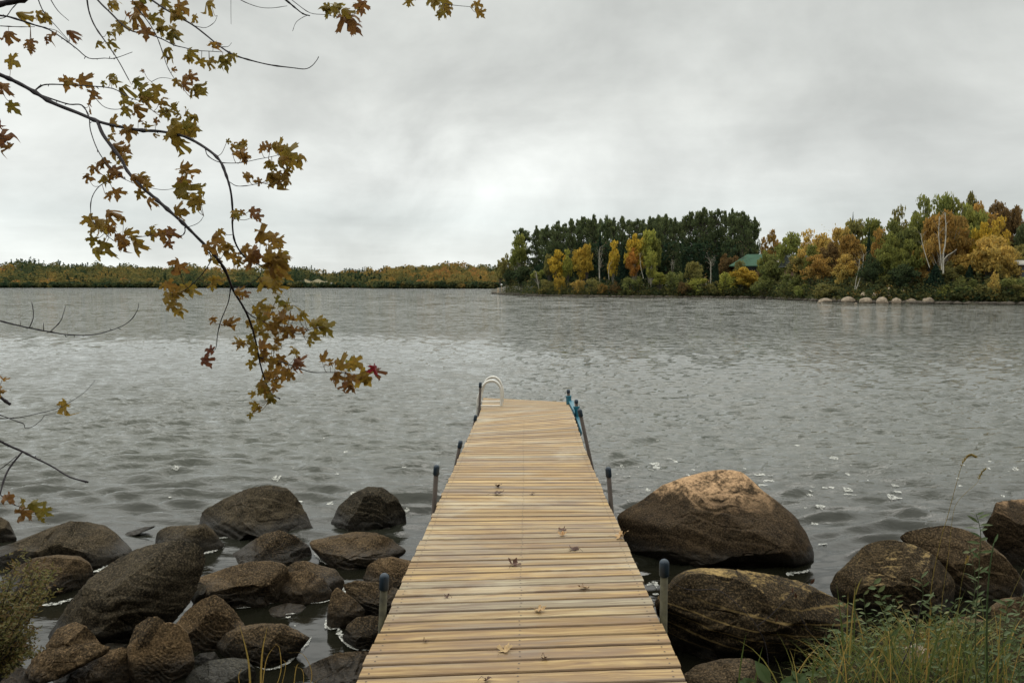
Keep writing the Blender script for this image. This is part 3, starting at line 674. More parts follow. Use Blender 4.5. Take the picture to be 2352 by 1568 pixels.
for yv in rows:
    y0, y1 = yv + .0015, yv + .143 - rd.uniform(.009, .018)
    a0, b0 = row(y0); a1, b1 = row(y1)
    jl, jr = rd.uniform(-.006, .010), rd.uniform(-.006, .010); dz_ = rd.uniform(-.0015, .0015); tz = rd.uniform(-.0015, .0015)
    def pt(a, b, f, z): 
        d = b - a; p = a + d * f; p = p.copy(); p[2] += z; return p
    ln = np.linalg.norm(b0 - a0); nseg = 6; V = []
    bow = rd.uniform(-.002, .002); cup = rd.uniform(-.0012, .0005)
    prof = [(0, -.036), (0, -.006), (.045, 0), (.5, cup), (.955, 0), (1, -.006), (1, -.036)]
    for s_ in range(nseg + 1):
        f = -jl / ln + (1 + (jl + jr) / ln) * s_ / nseg; bz = bow * 4 * f * (1 - f)
        for (g_, hz) in prof:
            p0 = pt(a0, b0, f, 0); p1 = pt(a1, b1, f, 0); p = p0 + (p1 - p0) * g_; p[2] += hz + bz + dz_ + tz * f; V.append(p)
    k = len(prof)
    Fc = [(s_ * k + j, s_ * k + j + 1, (s_ + 1) * k + j + 1, (s_ + 1) * k + j) for s_ in range(nseg) for j in range(k - 1)]
    Fc += [(s_ * k + k - 1, s_ * k, (s_ + 1) * k, (s_ + 1) * k + k - 1) for s_ in range(nseg)]
    Fc += [tuple(range(k - 1, -1, -1)), tuple(nseg * k + j for j in range(k))]
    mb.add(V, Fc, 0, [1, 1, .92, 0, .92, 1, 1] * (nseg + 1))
    if yv < 13:
        for f in (.03, .5, .97):
            for g_ in (.27, .73):
                c_ = pt(a0, b0, f, 0) * (1 - g_) + pt(a1, b1, f, 0) * g_; c_[0] += rd.uniform(-.006, .006); c_[2] += dz_ + tz * f + bow * 4 * f * (1 - f) + .0012; r_ = .0055
                mb.add([c_ + np.array((r_ * math.cos(q), r_ * math.sin(q), 0)) for q in np.linspace(0, 2 * math.pi, 7)[:-1]], [tuple(range(6))], 1)
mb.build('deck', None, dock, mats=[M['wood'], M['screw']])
# frame under the boards
for f in (.02, .5, .98):
    mbb = MB()
    P = [(1 - f) * row(y)[0] + f * row(y)[1] for y in np.linspace(2.35, YEND - .15, 40)]
    V = []
    for p in P:
        for dx_, dz_ in ((-.02, -.042), (.02, -.042), (.02, -.18), (-.02, -.18)): V.append(p + np.array((dx_, 0, dz_)))
    Fc = [(i * 4 + k, i * 4 + (k + 1) % 4, i * 4 + 4 + (k + 1) % 4, i * 4 + 4 + k) for i in range(39) for k in range(4)] + [(0, 3, 2, 1), (156, 157, 158, 159)]
    mbb.add(V, Fc); mbb.build('stringer', M['beam'], dock)

def post(top, low, side, mat='pipe', rad=.0215, cap=True, Yforce=None, caplen=.095, bare=False):
    ut, vt = top; ul, vl = low
    E = LE if side < 0 else RE
    Y = 8.
    for _ in range(60):     # stands just outside the edge of the deck
        a, b = row(min(max(Y, 2.4), YEND)); e = a if side < 0 else b
        x = e[0] + side * .045; r = ray(ul, vl); xw = r[0] / r[1] * Y
        Y += (x - xw) * side * 1.2 * (1 if side else 1) * (-1 if side * 1. * (x - xw) > 1e9 else 1) * .8
        Y = min(max(Y, 3), YEND + .3)
    if Yforce: Y = Yforce
    T_ = at(ut, vt, Y); B_ = at(ul, vl, Y); d = B_ - T_; d /= np.linalg.norm(d)
    bot = T_ + d * ((T_[2] + 1.2) / -d[2])
    m_ = MB(); m_.tube([T_ + d * .02, bot], rad, 16); o = m_.build('post', M[mat], dock, smooth=True)
    if cap:
        m_ = MB(); R = rad * 1.28; ps = []; rr_ = []
        for a in np.linspace(0, math.pi / 2, 7): ps.append(T_ + d * R * (1 - math.sin(a))); rr_.append(max(R * math.cos(a), .001))
        ps = ps[::-1]; rr_ = rr_[::-1]
        ps += [T_ + d * caplen, T_ + d * (caplen + .004)]; rr_ += [R, rad * 1.05]
        m_.tube(ps, rr_, 18); m_.build('cap', M['cap'], o, smooth=True)
    return o, Y, T_, d
print('posts', [round(post(*a)[1], 2) for a in [
    (C7(363, 648), C7(345, 1030), -1), (C7(2148, 558), C7(2142, 1010), 1)]])
for a in [((1003, 1066), (997, 1168), -1, 'pipe_rust'), ((1396.5, 1071), (1404, 1168), 1, 'pipe_rust'), ((1058.8, 1010.5), (1052, 1044), -1, 'pipe_rust'),
          ((1093.5, 952), (1088, 980), -1, 'pipe_rust'), ((1103.5, 877), (1101, 940), -1, 'pipe_rust'), ((1330.5, 938), (1356, 1056), 1, 'pipe_rust')]:
    o, Yp, _, _ = post(*a); print('post', a[0], round(Yp, 2))
# blue steel corner brackets with their own pipes on the far right edge
for (px, py, yy) in [(1735, 222, 16.0), (1822, 332, 14.9)]:
    u, v = C5(px, py); o, Yp, T_, d = post((u, v), (u + 1.2, v + 26), 1, 'pipe_rust', Yforce=yy, caplen=.07, rad=.027)
    br = MB(); c0 = T_ + np.array((0, -.0, 0)); sl = T_ + d * .14
    br.tube([T_ + d * .13, T_ + d * .36], .050, 14); br.tube([T_ + d * .125, T_ + d * .15], .058, 14); br.tube([T_ + d * .34, T_ + d * .385], .062, 14)
    a, b = row(yy); e = b
    br.box((T_ + d * .36) + np.array((-.085, 0, 0)), (.05, .012, .022))
    # long tapered side plate running along the edge of the deck
    Q = [(1738, 345), (1794, 345), (1808, 480), (1798, 492)] if px < 1800 else [(1812, 515), (1852, 515), (1888, 700), (1874, 722)]
    q = [at(*C5(*Q[0]), yy + .02), at(*C5(*Q[1]), yy + .02), at(*C5(*Q[2]), yy - 1.5), at(*C5(*Q[3]), yy - 1.5)]
    q2 = [x + np.array((0.0, .04, -.03)) for x in q]
    br.add(q + q2, [(0, 1, 2, 3), (7, 6, 5, 4), (0, 4, 5, 1), (1, 5, 6, 2), (2, 6, 7, 3), (3, 7, 4, 0)])
    br.build('bracket', M['teal'], dock)
# ladder
lad_Y0, lad_Y1 = 15.55, 16.35
lad = bpy.data.objects.new('ladder', None); lad.empty_display_size = .1; col.objects.link(lad); lad.parent = dock
lbase = at(1100, 936, lad_Y0); lad.location = [float(x) for x in lbase - wloc(dock)]
for yy, pts in [(lad_Y0, [(745,700),(738,560),(738,415),(745,330),(765,270),(800,190),(835,150),(875,132),(915,132),(955,150),(985,190),(1000,240),(1003,330),(1003,412)]),
                (lad_Y1, [(768,690),(770,560),(772,370),(780,300),(800,225),(830,140),(870,100),(910,90),(950,100),(985,135),(1010,190),(1020,250),(1018,320),(1014,372)])]:
    P = smooth_line([at(*C5(x, y), yy) for x, y in pts], 6); m_ = MB(); m_.tube(P, .024, 12); m_.build('rail', M['alu'], lad, smooth=True)
for yy, y in [(lad_Y0, 408), (lad_Y1, 362)]:
    a = at(*C5(742 if yy == lad_Y0 else 772, y), yy); b = at(*C5(1008, y + 4), yy); m_ = MB(); m_.box((a + b) / 2, (np.linalg.norm(b - a) / 2, .035, .022)); m_.build('step', M['alu_step'], lad)
for x in (745, 1000):
    a = at(*C5(x, 405), lad_Y0) - np.array((0, 0, .03)); b = at(*C5(x + 15, 360), lad_Y1) - np.array((0, 0, .03)); m_ = MB(); m_.tube([a, b], .012, 8); m_.build('brace', M['alu_step'], lad)

# ------------------------------------------------------------------ maple leaf shape
half = [(0, 0), (.05, -.02), (.22, -.12), (.30, -.06), (.42, -.08), (.40, .02), (.30, .10), (.19, .15), (.36, .18), (.52, .20), (.56, .27), (.70, .28), (.66, .36), (.74, .46), (.60, .44), (.56, .56), (.40, .46), (.27, .41), (.15, .37), (.19, .50), (.13, .58), (.28, .65), (.22, .72), (.11, .80), (.08, .90), (0, 1.05)]
outline = half + [(-x, y) for x, y in half[-2:0:-1]]
LO = np.array(outline) - np.array((0, .12)); LO *= np.array((.80, .86))
def tri_leaf():
    bm = bmesh.new(); vs = [bm.verts.new((x, y, 0)) for x, y in LO]
    f = bm.faces.new(vs); bmesh.ops.triangulate(bm, faces=[f])
    bmesh.ops.subdivide_edges(bm, edges=[e for e in bm.edges if e.calc_length() > .25], cuts=1)
    bmesh.ops.triangulate(bm, faces=bm.faces[:])
    bm.verts.index_update(); V = np.array([v.co[:] for v in bm.verts]); Fc = [tuple(v.index for v in f.verts) for f in bm.faces]; bm.free(); return V, Fc
LV, LF = tri_leaf()
def leaf_geom(rg, size, tip, facing, fold=.5, curl=.5, narrow=1.):
    """size: stalk joint to tip; tip: unit direction of the tip; facing: rough normal"""
    V = LV.copy(); V[:, 0] *= narrow * (1 + .12 * rg.uniform(-1, 1)); V[:, 0] += rg.uniform(-.15, .15) * V[:, 1] ** 2
    z = -fold * np.abs(V[:, 0]) ** 1.2 * .8 - curl * (V[:, 1] - .1) ** 2 * .45 + .09 * np.sin(V[:, 0] * 7 + rg.uniform(0, 6)) * np.cos(V[:, 1] * 6 + rg.uniform(0, 6))
    z += .10 * curl * np.sin(np.hypot(V[:, 0], V[:, 1]) * 9 + rg.uniform(0, 6))
    V[:, 2] = z
    y = tip / np.linalg.norm(tip); x = np.cross(y, facing); x /= np.linalg.norm(x) + 1e-9; n = np.cross(x, y)
    return (V[:, :1] * x + V[:, 1:2] * y + V[:, 2:3] * n) * size

# fallen leaves on the deck
rl = random.Random(21)
def deck_surface(u, v):
    lo, hi = 2.4, YEND
    p = deckpt(u, v); y = p[1]
    for _ in range(12):
        a, b = row(min(max(y, 2.4), YEND - .01)); f = (p[0] - a[0]) / (b[0] - a[0]); z = a[2] + (b[2] - a[2]) * f
        p = onz(u, v, z); y = p[1]
    return p
def fallen(pt, size, tint, label, z=.012, fold=.6, curl=1.3, group='fallen leaves on the dock boards'):
    a = rl.uniform(0, 6.28); tip = np.array((math.cos(a), math.sin(a), .15 + rl.uniform(0, .25))); nrm = np.array((rl.uniform(-.3, .3), rl.uniform(-.3, .3), 1.))
    size *= 1.35; V = leaf_geom(rl, size, tip, nrm, -fold * .6, -curl * .45) + pt; V[:, 2] += -V[:, 2].min() + pt[2] + .003
    m_ = MB(); m_.add(V, LF, 0, tint); m_.tube([pt + np.array((0, 0, z)), pt + np.array((-tip[0] * size * .5, -tip[1] * size * .5, z + .012)), pt + np.array((-tip[0] * size * .9, -tip[1] * size * .7, .004))], .0011, 5, 0, tint)
    props(m_.build('fallen_leaf', M['dry_leaf'], loc=pt), label, 'leaf', group)
for x, y, s_, ti, lab in [
  (1492, 380, .050, 1.3, 'dark red curled leaf, upper of two close together on the right half of the dock'),
  (1497, 412, .052, .35, 'tan leaf just below a dark red one on the right half of the dock'),
  (1855, 428, .085, .25, 'large orange brown leaf hanging over the right edge of the dock'),
  (1580, 503, .060, 1.5, 'nearly black crumpled leaf on the right of the dock, below the pair'),
  (1185, 604, .060, 1.3, 'dark brown curled leaf near the middle of the dock'),
  (1632, 748, .050, .8, 'russet leaf on the right side level with the near right post cap'),
  (765, 806, .026, 1.5, 'tiny dark leaf scrap near the left edge of the dock'),
  (1338, 893, .055, .15, 'pale tan leaf lying flat in the middle of the dock'),
  (1125, 1152, .060, .05, 'pale yellow leaf on the near boards left of centre'),
  (1385, 1196, .030, 1.3, 'small dark leaf with a long stalk on the near boards right of centre'),
  (1010, 1342, .032, 1.5, 'dark scrap of leaf on the nearest board at the bottom edge'),
  (1085, 102, .060, 1.6, 'small black leaf farthest out of the left group on the dock'),
  (1075, 150, .085, 1.6, 'black clump of wet leaf on the left of the dock, nearest of the far group'),
  (1308, 148, .035, 1.6, 'single black speck of leaf right of the far leaf group'),
  (622, 1090, .016, 1.6, 'black leaf crumb on a grey near board at the left')]:
    fallen(deck_surface(*C7(x, y)), s_, ti, lab)

# ------------------------------------------------------------------ overhanging maple
def zf(u, v): return 3.55 + .22 * math.sin(u * .006 + 1) + .20 * math.cos(v * .007) + (.0 if u < 1000 else .2)
def P1(x, y): return C1(x, y)
B = []   # (points in D pixels, radii in D pixels, start connection)
def br(conv, pts, r0, r1): B.append(([conv(*p) for p in pts], r0, r1))
br(C1, [(-150,370),(0,430),(100,475),(200,530),(300,590),(450,650),(570,700),(700,730),(820,750),(920,755),(1060,785),(1180,850),(1260,920),(1300,1010),(1325,1100),(1335,1200),(1335,1300),(1350,1390),(1400,1470),(1480,1517),(1560,1542)], 4.8, 1.1)
br(C1, [(560,698),(590,770),(640,840),(700,920),(730,980),(800,1060),(880,1130),(960,1200),(1050,1280),(1130,1360),(1200,1430),(1260,1500),(1300,1568),(1340,1667),(1400,1767),(1440,1857),(1470,1967),(1490,2067),(1510,2147),(1540,2227),(1570,2272),(1610,2287)], 4.2, 1.2)
br(C1, [(195,525),(240,492),(300,485),(420,490),(520,495),(650,510),(740,560),(830,590),(880,640)], 1.8, .7)
br(C1, [(230,545),(330,580),(400,600),(470,605),(510,670),(520,750),(560,860),(620,950),(680,1010),(760,1050)], 1.8, .7)
br(C1, [(690,1000),(640,1030),(570,1070),(530,1130),(520,1200),(535,1270),(600,1340),(650,1380)], 1.1, .6)
br(C1, [(490,-120),(500,0),(515,80),(550,160),(620,260),(680,350),(740,460)], 2.2, 1.0)
br(C1, [(470,-120),(560,0),(640,80),(700,140),(760,180),(860,200),(930,225),(1000,260),(1060,275),(1120,290),(1200,295),(1280,300)], 2.2, .6)
br(C1, [(700,-120),(870,0),(960,60),(1100,140),(1180,200),(1260,265),(1340,315),(1450,350),(1560,375),(1680,390),(1750,397),(1790,380),(1820,345),(1830,325)], 2.4, .6)
br(C1, [(-120,70),(0,90),(60,100),(200,145),(280,170),(380,235),(440,280),(510,335),(600,335),(660,335),(760,300)], 2.4, .6)
br(C1, [(-200,60),(-60,40),(30,18),(130,-4),(220,-50)], 8.5, 6.0)
br(C1, [(740,-30),(800,60),(860,140),(900,210),(930,290),(960,380),(1000,450),(1040,490)], 1.3, .6)
br(C1, [(1180,858),(1190,890),(1230,920),(1280,935),(1380,935),(1480,915),(1560,900),(1620,885)], 1.0, .5)
br(C1, [(1318,1045),(1360,1068),(1430,1065),(1500,1050)], .8, .5)
br(C1, [(1062,1305),(1060,1335),(1030,1355),(900,1350),(800,1360),(700,1365)], 1.2, .6)
br(C2, [(1190,125),(1210,150),(1200,200),(1140,280),(1060,350),(990,375)], 1.3, .7)
br(C2, [(1325,335),(1310,420),(1270,520),(1250,600),(1240,680),(1220,690)], 1.3, .7)
br(C2, [(1488,735),(1580,750),(1660,775),(1740,805),(1800,820),(1900,820),(1980,820)], 1.6, .8)
br(C2, [(1400,455),(1450,500),(1500,520),(1560,560),(1650,580),(1720,600),(1790,570),(1850,560)], 1.3, .6)
br(C2, [(1320,325),(1400,330),(1470,290),(1490,270)], 1.0, .6)
br(C1, [(1300,-60),(1380,0),(1480,40),(1560,47),(1650,35)], .9, .5)
br(C1, [(1540,-80),(1640,0),(1700,50),(1740,80),(1780,92)], 1.8, 1.2)
br(C1, [(1640,-30),(1700,20),(1780,75),(1860,85),(1920,95),(1990,100)], .8, .5)
br(C1, [(1770,88),(1740,100),(1700,130),(1680,180)], .7, .4)
br(C1, [(1326,-40),(1326,60),(1327,140)], .5, .4)
br(C1, [(280,165),(330,180),(380,225),(430,280)], .8, .4)
br(C1, [(200,-60),(240,50),(285,110),(330,160),(400,240)], 1.5, .6)
br(C1, [(280,-20),(330,60),(395,120)], 1.2, .6)
br(C1, [(-40,110),(30,100),(70,50),(120,0)], 1.2, .8)
br(C1, [(0,150),(100,155),(200,155)], 1.2, .7)
br(C1, [(1120,150),(1180,160),(1230,130),(1248,92)], .7, .4)
br(C1, [(1270,270),(1310,268),(1330,246)], .6, .4)
br(C1, [(2330,-80),(2400,-20),(2500,10),(2600,30),(2700,40)], 1.2, .6)
br(C1, [(870,470),(920,448),(985,455),(1040,492)], .7, .4)
br(C1, [(760,1050),(850,1075),(930,1090),(1000,1080),(1030,1040)], .7, .4)
br(C1, [(540,555),(600,615),(680,628),(760,600),(790,590)], .9, .5)
br(C1, [(1060,1310),(1120,1290),(1150,1270),(1170,1240)], .7, .4)
br(C1, [(-30,450),(0,490),(30,560),(60,590)], .8, .5)
br(C1, [(-60,760),(-10,790),(40,800)], .9, .6)
br(C2, [(-150,490),(-60,510),(0,525),(100,550),(200,572),(300,590),(380,603),(480,608),(560,600),(640,578),(710,550),(760,510),(790,460),(797,425)], 1.9, .6)
br(C2, [(170,562),(190,510),(190,460),(182,415)], 1.2, .7)
br(C2, [(288,588),(345,530),(365,480),(378,432)], 1.1, .5)
br(C2, [(116,553),(116,523)], .7, .4)
br(C2, [(250,582),(250,535)], .7, .4)
br(C2, [(372,603),(380,618),(398,604)], .8, .5)
br(C2, [(-150,1060),(-60,1078),(0,1085),(100,1080),(200,1060),(340,1025),(410,985),(490,930),(545,868)], 1.3, .4)
br(C2, [(-80,1045),(0,1065),(80,1095),(135,1115),(145,1140),(190,1130),(240,1090),(260,1065),(320,1060)], 1.1, .5)
br(C2, [(-120,850),(0,960),(60,1005)], 4.0, 3.2)
br(C2, [(-150,1150),(-40,1195),(50,1240),(120,1270),(200,1310),(300,1360),(400,1420),(505,1450)], 3.2, 1.6)
br(C2, [(128,1275),(60,1360),(25,1430),(0,1520)], 2.4, 1.8)
br(C2, [(-60,1400),(0,1375),(60,1330),(95,1300)], 1.2, .8)
br(C2, [(-90,1460),(0,1520),(60,1570),(110,1590)], 1.4, .8)
LEAVES = [C1(x, y) + (s_, t_) for x, y, s_, t_ in [
(150,95,110,.5),(220,100,90,.4),(40,225,100,.8),(290,215,95,.9),(165,280,75,.9),(98,365,110,.3),(430,205,130,1.2),(660,15,90,.5),(690,165,110,.3),(790,60,100,.7),(770,130,110,.8),(840,210,100,1.0),(820,5,120,.0),(1070,60,115,.6),(1175,40,105,.4),(930,40,90,.3),(980,100,100,.4),(900,120,90,.2),(950,165,90,.3),(1010,210,110,.2),(630,195,60,.2),(550,260,70,.2),(650,255,75,.2),(945,300,85,.3),(1105,320,75,.2),(1230,275,80,.8),(1195,365,85,.4),(1270,360,105,.2),(1320,335,80,.2),
(1080,440,115,.8),(1070,505,85,.9),(1155,515,100,.2),(1005,405,40,.8),(810,410,40,.9),(380,500,110,.8),(500,490,110,.9),(505,580,115,.9),(660,465,80,.2),(590,490,50,.2),(795,485,115,.1),(695,525,90,.3),(700,615,120,.4),(790,655,100,.8),(900,540,110,.4),(940,590,90,.7),(850,560,90,.6),(1000,625,90,.2),(1060,670,95,.3),(1120,730,115,.2),(1020,700,100,.2),(950,660,90,.5),(910,695,50,.9),(850,725,70,.5),(660,710,115,.6),(640,790,80,.5),(740,790,125,.7),(690,850,110,.8),(650,900,130,.5),(720,930,90,.6),(885,785,40,.6),(1010,810,165,.5),
(550,970,105,.8),(530,1020,80,.9),(600,1040,90,.5),(680,1000,100,.9),(790,1020,90,.7),(860,1060,75,.5),(670,1130,95,.8),(795,1130,75,.5),(850,1170,85,.8),(1070,1010,130,.7),(1060,1130,170,.25),(1150,1080,90,.3),(1140,1160,95,.3),(1045,1220,110,.7),
(660,1230,125,.7),(580,1280,130,.5),(520,1310,105,.5),(650,1320,90,.9),(560,1430,120,.2),(690,1400,115,.8),(740,1370,110,.4),(780,1440,140,.6),(840,1340,80,.4),(870,1360,60,.8),(935,1370,100,.9),
(1320,815,45,.3),(1395,830,115,.5),(1360,880,100,.8),(1410,920,80,.9),(1525,840,80,1.),(1620,850,110,.4),(1680,900,130,.4),(1720,930,90,.5),(1560,950,75,.3),(1620,960,100,.4),(1450,1015,95,.8),(1580,1020,130,.4),(1600,1070,130,.5),(1650,1030,85,.7),
(1340,1230,75,.4),(1400,1225,60,.7),(1460,1240,115,1.0),(1550,1340,135,.6),(1600,1410,90,.5),(1260,1380,115,.7),(1230,1500,90,.4),(1300,1450,110,.6),(1340,1500,100,.6),(1410,1440,100,.8),(1480,1470,120,.8),(1560,1480,145,.5),(1620,1510,130,.6),
(1950,40,90,.2),(1860,45,85,.2),(1990,90,80,.3),(2020,130,150,1.1),(2080,60,110,1.1),(2040,30,70,.2),(2350,20,70,.5),(2490,20,100,.4),(2570,40,90,.5),(2740,50,100,.5),(2530,60,80,.3),(2380,-5,70,.2),
(25,500,85,.8),(90,635,125,.3),(50,770,150,1.1),(20,860,110,.9),(-10,520,100,.8),(0,720,90,1.1)]]
LEAVES += [C2(x, y) + (s_, t_) for x, y, s_, t_ in [
(1010,250,150,1.0),(1000,330,100,.7),(925,330,60,.4),(940,410,120,.4),(1000,460,110,.5),(1030,370,100,.4),(1090,360,115,.3),(1230,315,90,.3),(1440,200,90,.8),(1540,180,120,.7),(1600,220,145,.5),(1550,310,135,.4),(1650,270,135,.4),(1630,190,110,.5),(1380,370,85,.8),(1205,535,75,.9),(1325,565,95,.9),(1190,725,110,1.25),(1610,420,105,.2),(1660,445,100,.3),(1500,470,110,.3),(1560,500,100,.6),(1600,520,110,.7),(1650,520,110,.8),(1430,550,80,.4),(1490,550,90,.4),(1450,470,60,.8),(1580,590,110,.7),(1520,610,100,.4),(1640,610,110,.8),(1680,600,80,1),(1380,665,75,.4),(1440,640,75,.3),(1440,690,85,.3),(1540,680,110,.8),(1600,660,90,.7),(1685,700,95,.3),(1500,750,80,.8),(1440,790,85,.5),(1470,745,70,.5),(1720,770,105,1.0),(1690,800,60,1),(1600,780,125,.7),(1560,830,110,.5),(1630,850,125,.6),(1600,900,90,.6),(1490,920,115,.4),(1540,980,90,.3),(1460,1040,85,.4),(1450,960,60,.5),(1520,900,80,.6),(1720,500,90,.5),(1740,590,70,.9),(1830,545,115,.2),(1890,590,135,.2),(1815,625,95,.3),(1885,760,95,.8),(1990,790,115,.6),(2070,780,120,.4),(2160,820,95,1.6),(2110,870,130,.4),(1930,870,105,.9),(2010,885,105,.7),(380,1050,140,.6),(20,870,70,.7),(15,930,70,.8),
(10,1560,110,1.0),(130,1590,110,.15),(215,1615,130,.15),(105,1655,110,.75)]]
mtree_base = np.array((-4.3, 2.4, .55))
maple = thing('maple_tree', 'autumn maple reaching its leafy and bare branches in over the lake from the left', 'tree', mtree_base)
tm = MB()
tp = [mtree_base + np.array(p) for p in [(0, 0, -.3), (.03, .05, .5), (.08, .1, 1.5), (.02, .2, 2.6), (.1, .15, 3.8), (.0, .1, 5.2), (.2, .2, 7.)]]
tm.tube(smooth_line(tp, 5), [.17, .13, .12, .11, .09, .07, .04], 16); tm.build('trunk', M['bark_dark'], maple, smooth=True)
Bw = []
for pts, r0, r1 in B:
    L2 = smooth_line([np.array(p) for p in pts], 4)
    W3 = [at(p[0], p[1], zf(p[0], p[1])) for p in L2]
    Bw.append((L2, W3, r0 / F * 3.6, r1 / F * 3.6, []))
_r = random.Random(41); LEAVES = [l for l in LEAVES] + [(l[0] + _r.uniform(-.45, .45) * l[2] * .4, l[1] + _r.uniform(-.3, .5) * l[2] * .4, l[2] * _r.uniform(.6, .9), max(.2, min(1., l[3])) + _r.uniform(-.12, .15)) for l in LEAVES for _k in range(2) if _r.random() < .6 and l[2] > 70 and 60 < l[0]]
allp = np.array([p for b in Bw for p in b[0]]); owner = np.array([i for i, b in enumerate(Bw) for _ in b[0]]); allw = np.array([p for b in Bw for p in b[1]])
for lf in LEAVES:
    d = np.hypot(allp[:, 0] - lf[0], allp[:, 1] - lf[1]); j = int(d.argmin()); Bw[owner[j]][4].append((lf, j))
rgm = random.Random(4)
for bi, (L2, W3, r0, r1, lfs) in enumerate(Bw):
    m_ = MB(); P = list(W3); jit = [0] * len(P)
    rads = list(np.linspace(r0, r1, len(P)))
    rads = [r * (1 + .10 * rgm.uniform(-1, 1) + (.45 if rgm.random() < .12 else 0)) for r in rads]
    ext_ = []
    s2 = L2[0]
    if s2[0] < -5 or s2[1] < -5:       # comes from the trunk or a limb outside the picture
        zt = min(max(W3[0][2] + (.3 if s2[0] < -5 else .8), .8), 6.8); end = np.array((mtree_base[0] + .05, mtree_base[1] + .15, zt))
        ext_ = [end * (1 - f) + W3[0] * f + np.array((0, 0, .22 * math.sin(math.pi * f))) for f in (0, .25, .5, .75)]
        P = ext_ + P; rads = [r0 * 2.4, r0 * 2.1, r0 * 1.7, r0 * 1.3] + rads
    m_.tube(P, rads, 8)
    if (s2[0] < 1 or bi < 4) and r0 > .003:     # buds and short spurs
        for _ in range(int(14 * (1 if r0 < .008 else .5))):
            q = W3[rgm.randrange(len(W3))]; d_ = np.array((rgm.uniform(-1, 1), rgm.uniform(-.3, .3), rgm.uniform(-1, 1))); m_.tube([q, q + d_ * .012], [.0022, .0012], 5)
    bo = m_.build('branch', M['bark_dark'], maple, smooth=True)
    if lfs:
        lm_ = MB()
        for (u, v, s_, ti), j in lfs:
            q0 = allw[j]; q0p = allp[j]; Zd = zf(u, v) + rgm.uniform(-.10, .10); c_ = at(u, v, Zd); ti = .14 + .86 * ti; size = s_ * .4 / F * Zd * .83
            dv = np.array((u - q0p[0], 0, -(v - q0p[1]))); dn = np.linalg.norm(dv)
            tip = (dv / (dn + 1e-6)) * (.7 if dn > 6 else 0) + np.array((rgm.uniform(-.7, .9), rgm.uniform(-.5, .5), -.75)); tip /= np.linalg.norm(tip)
            fac = np.array((rgm.uniform(-.6, .6), -1, rgm.uniform(-.5, .6)))
            nar = rgm.uniform(.7, 1.15); fo = rgm.uniform(.3, 1.7); cu = rgm.uniform(.4, 2.4)
            if ti >= 1.1 and s_ >= 110 and u > 150: nar = .45; fo = 1.6; cu = 1.6
            size *= rgm.uniform(1.0, 1.18)
            base_ = c_ - tip * size * .40
            lm_.add(leaf_geom(rgm, size, tip, fac, fo, cu, nar) + base_, LF, 0, ti + rgm.uniform(-.12, .12))
            mid_ = (q0 + base_) / 2 + np.array((0, 0, -.15 * np.linalg.norm(q0 - base_)))
            lm_.tube(smooth_line([q0, mid_, base_], 4), [.0012, .0009], 5, 0, 1.0)
        lo_ = lm_.build('leaves', M['maple_leaf'], bo)

# ------------------------------------------------------------------ trees of the far shore: prototypes
def quads(C, size, rg, flat=0., up=None):
    """one small ragged leaf-clump face per centre"""
    n = len(C); a = rg.normal(0, 1, (n, 3)); a[:, 2] *= (1 - flat); a /= np.linalg.norm(a, axis=1)[:, None] + 1e-9
    b = rg.normal(0, 1, (n, 3)); b -= (b * a).sum(1)[:, None] * a; b /= np.linalg.norm(b, axis=1)[:, None] + 1e-9
    s_ = size * rg.uniform(.5, 1.25, n)[:, None]; s2 = s_ * rg.uniform(.45, .9, n)[:, None]
    V = np.stack([C - a * s_, C + b * s2 * .8, C + a * s_, C - b * s2], 1).reshape(-1, 3)
    return V, np.arange(4 * n).reshape(n, 4)

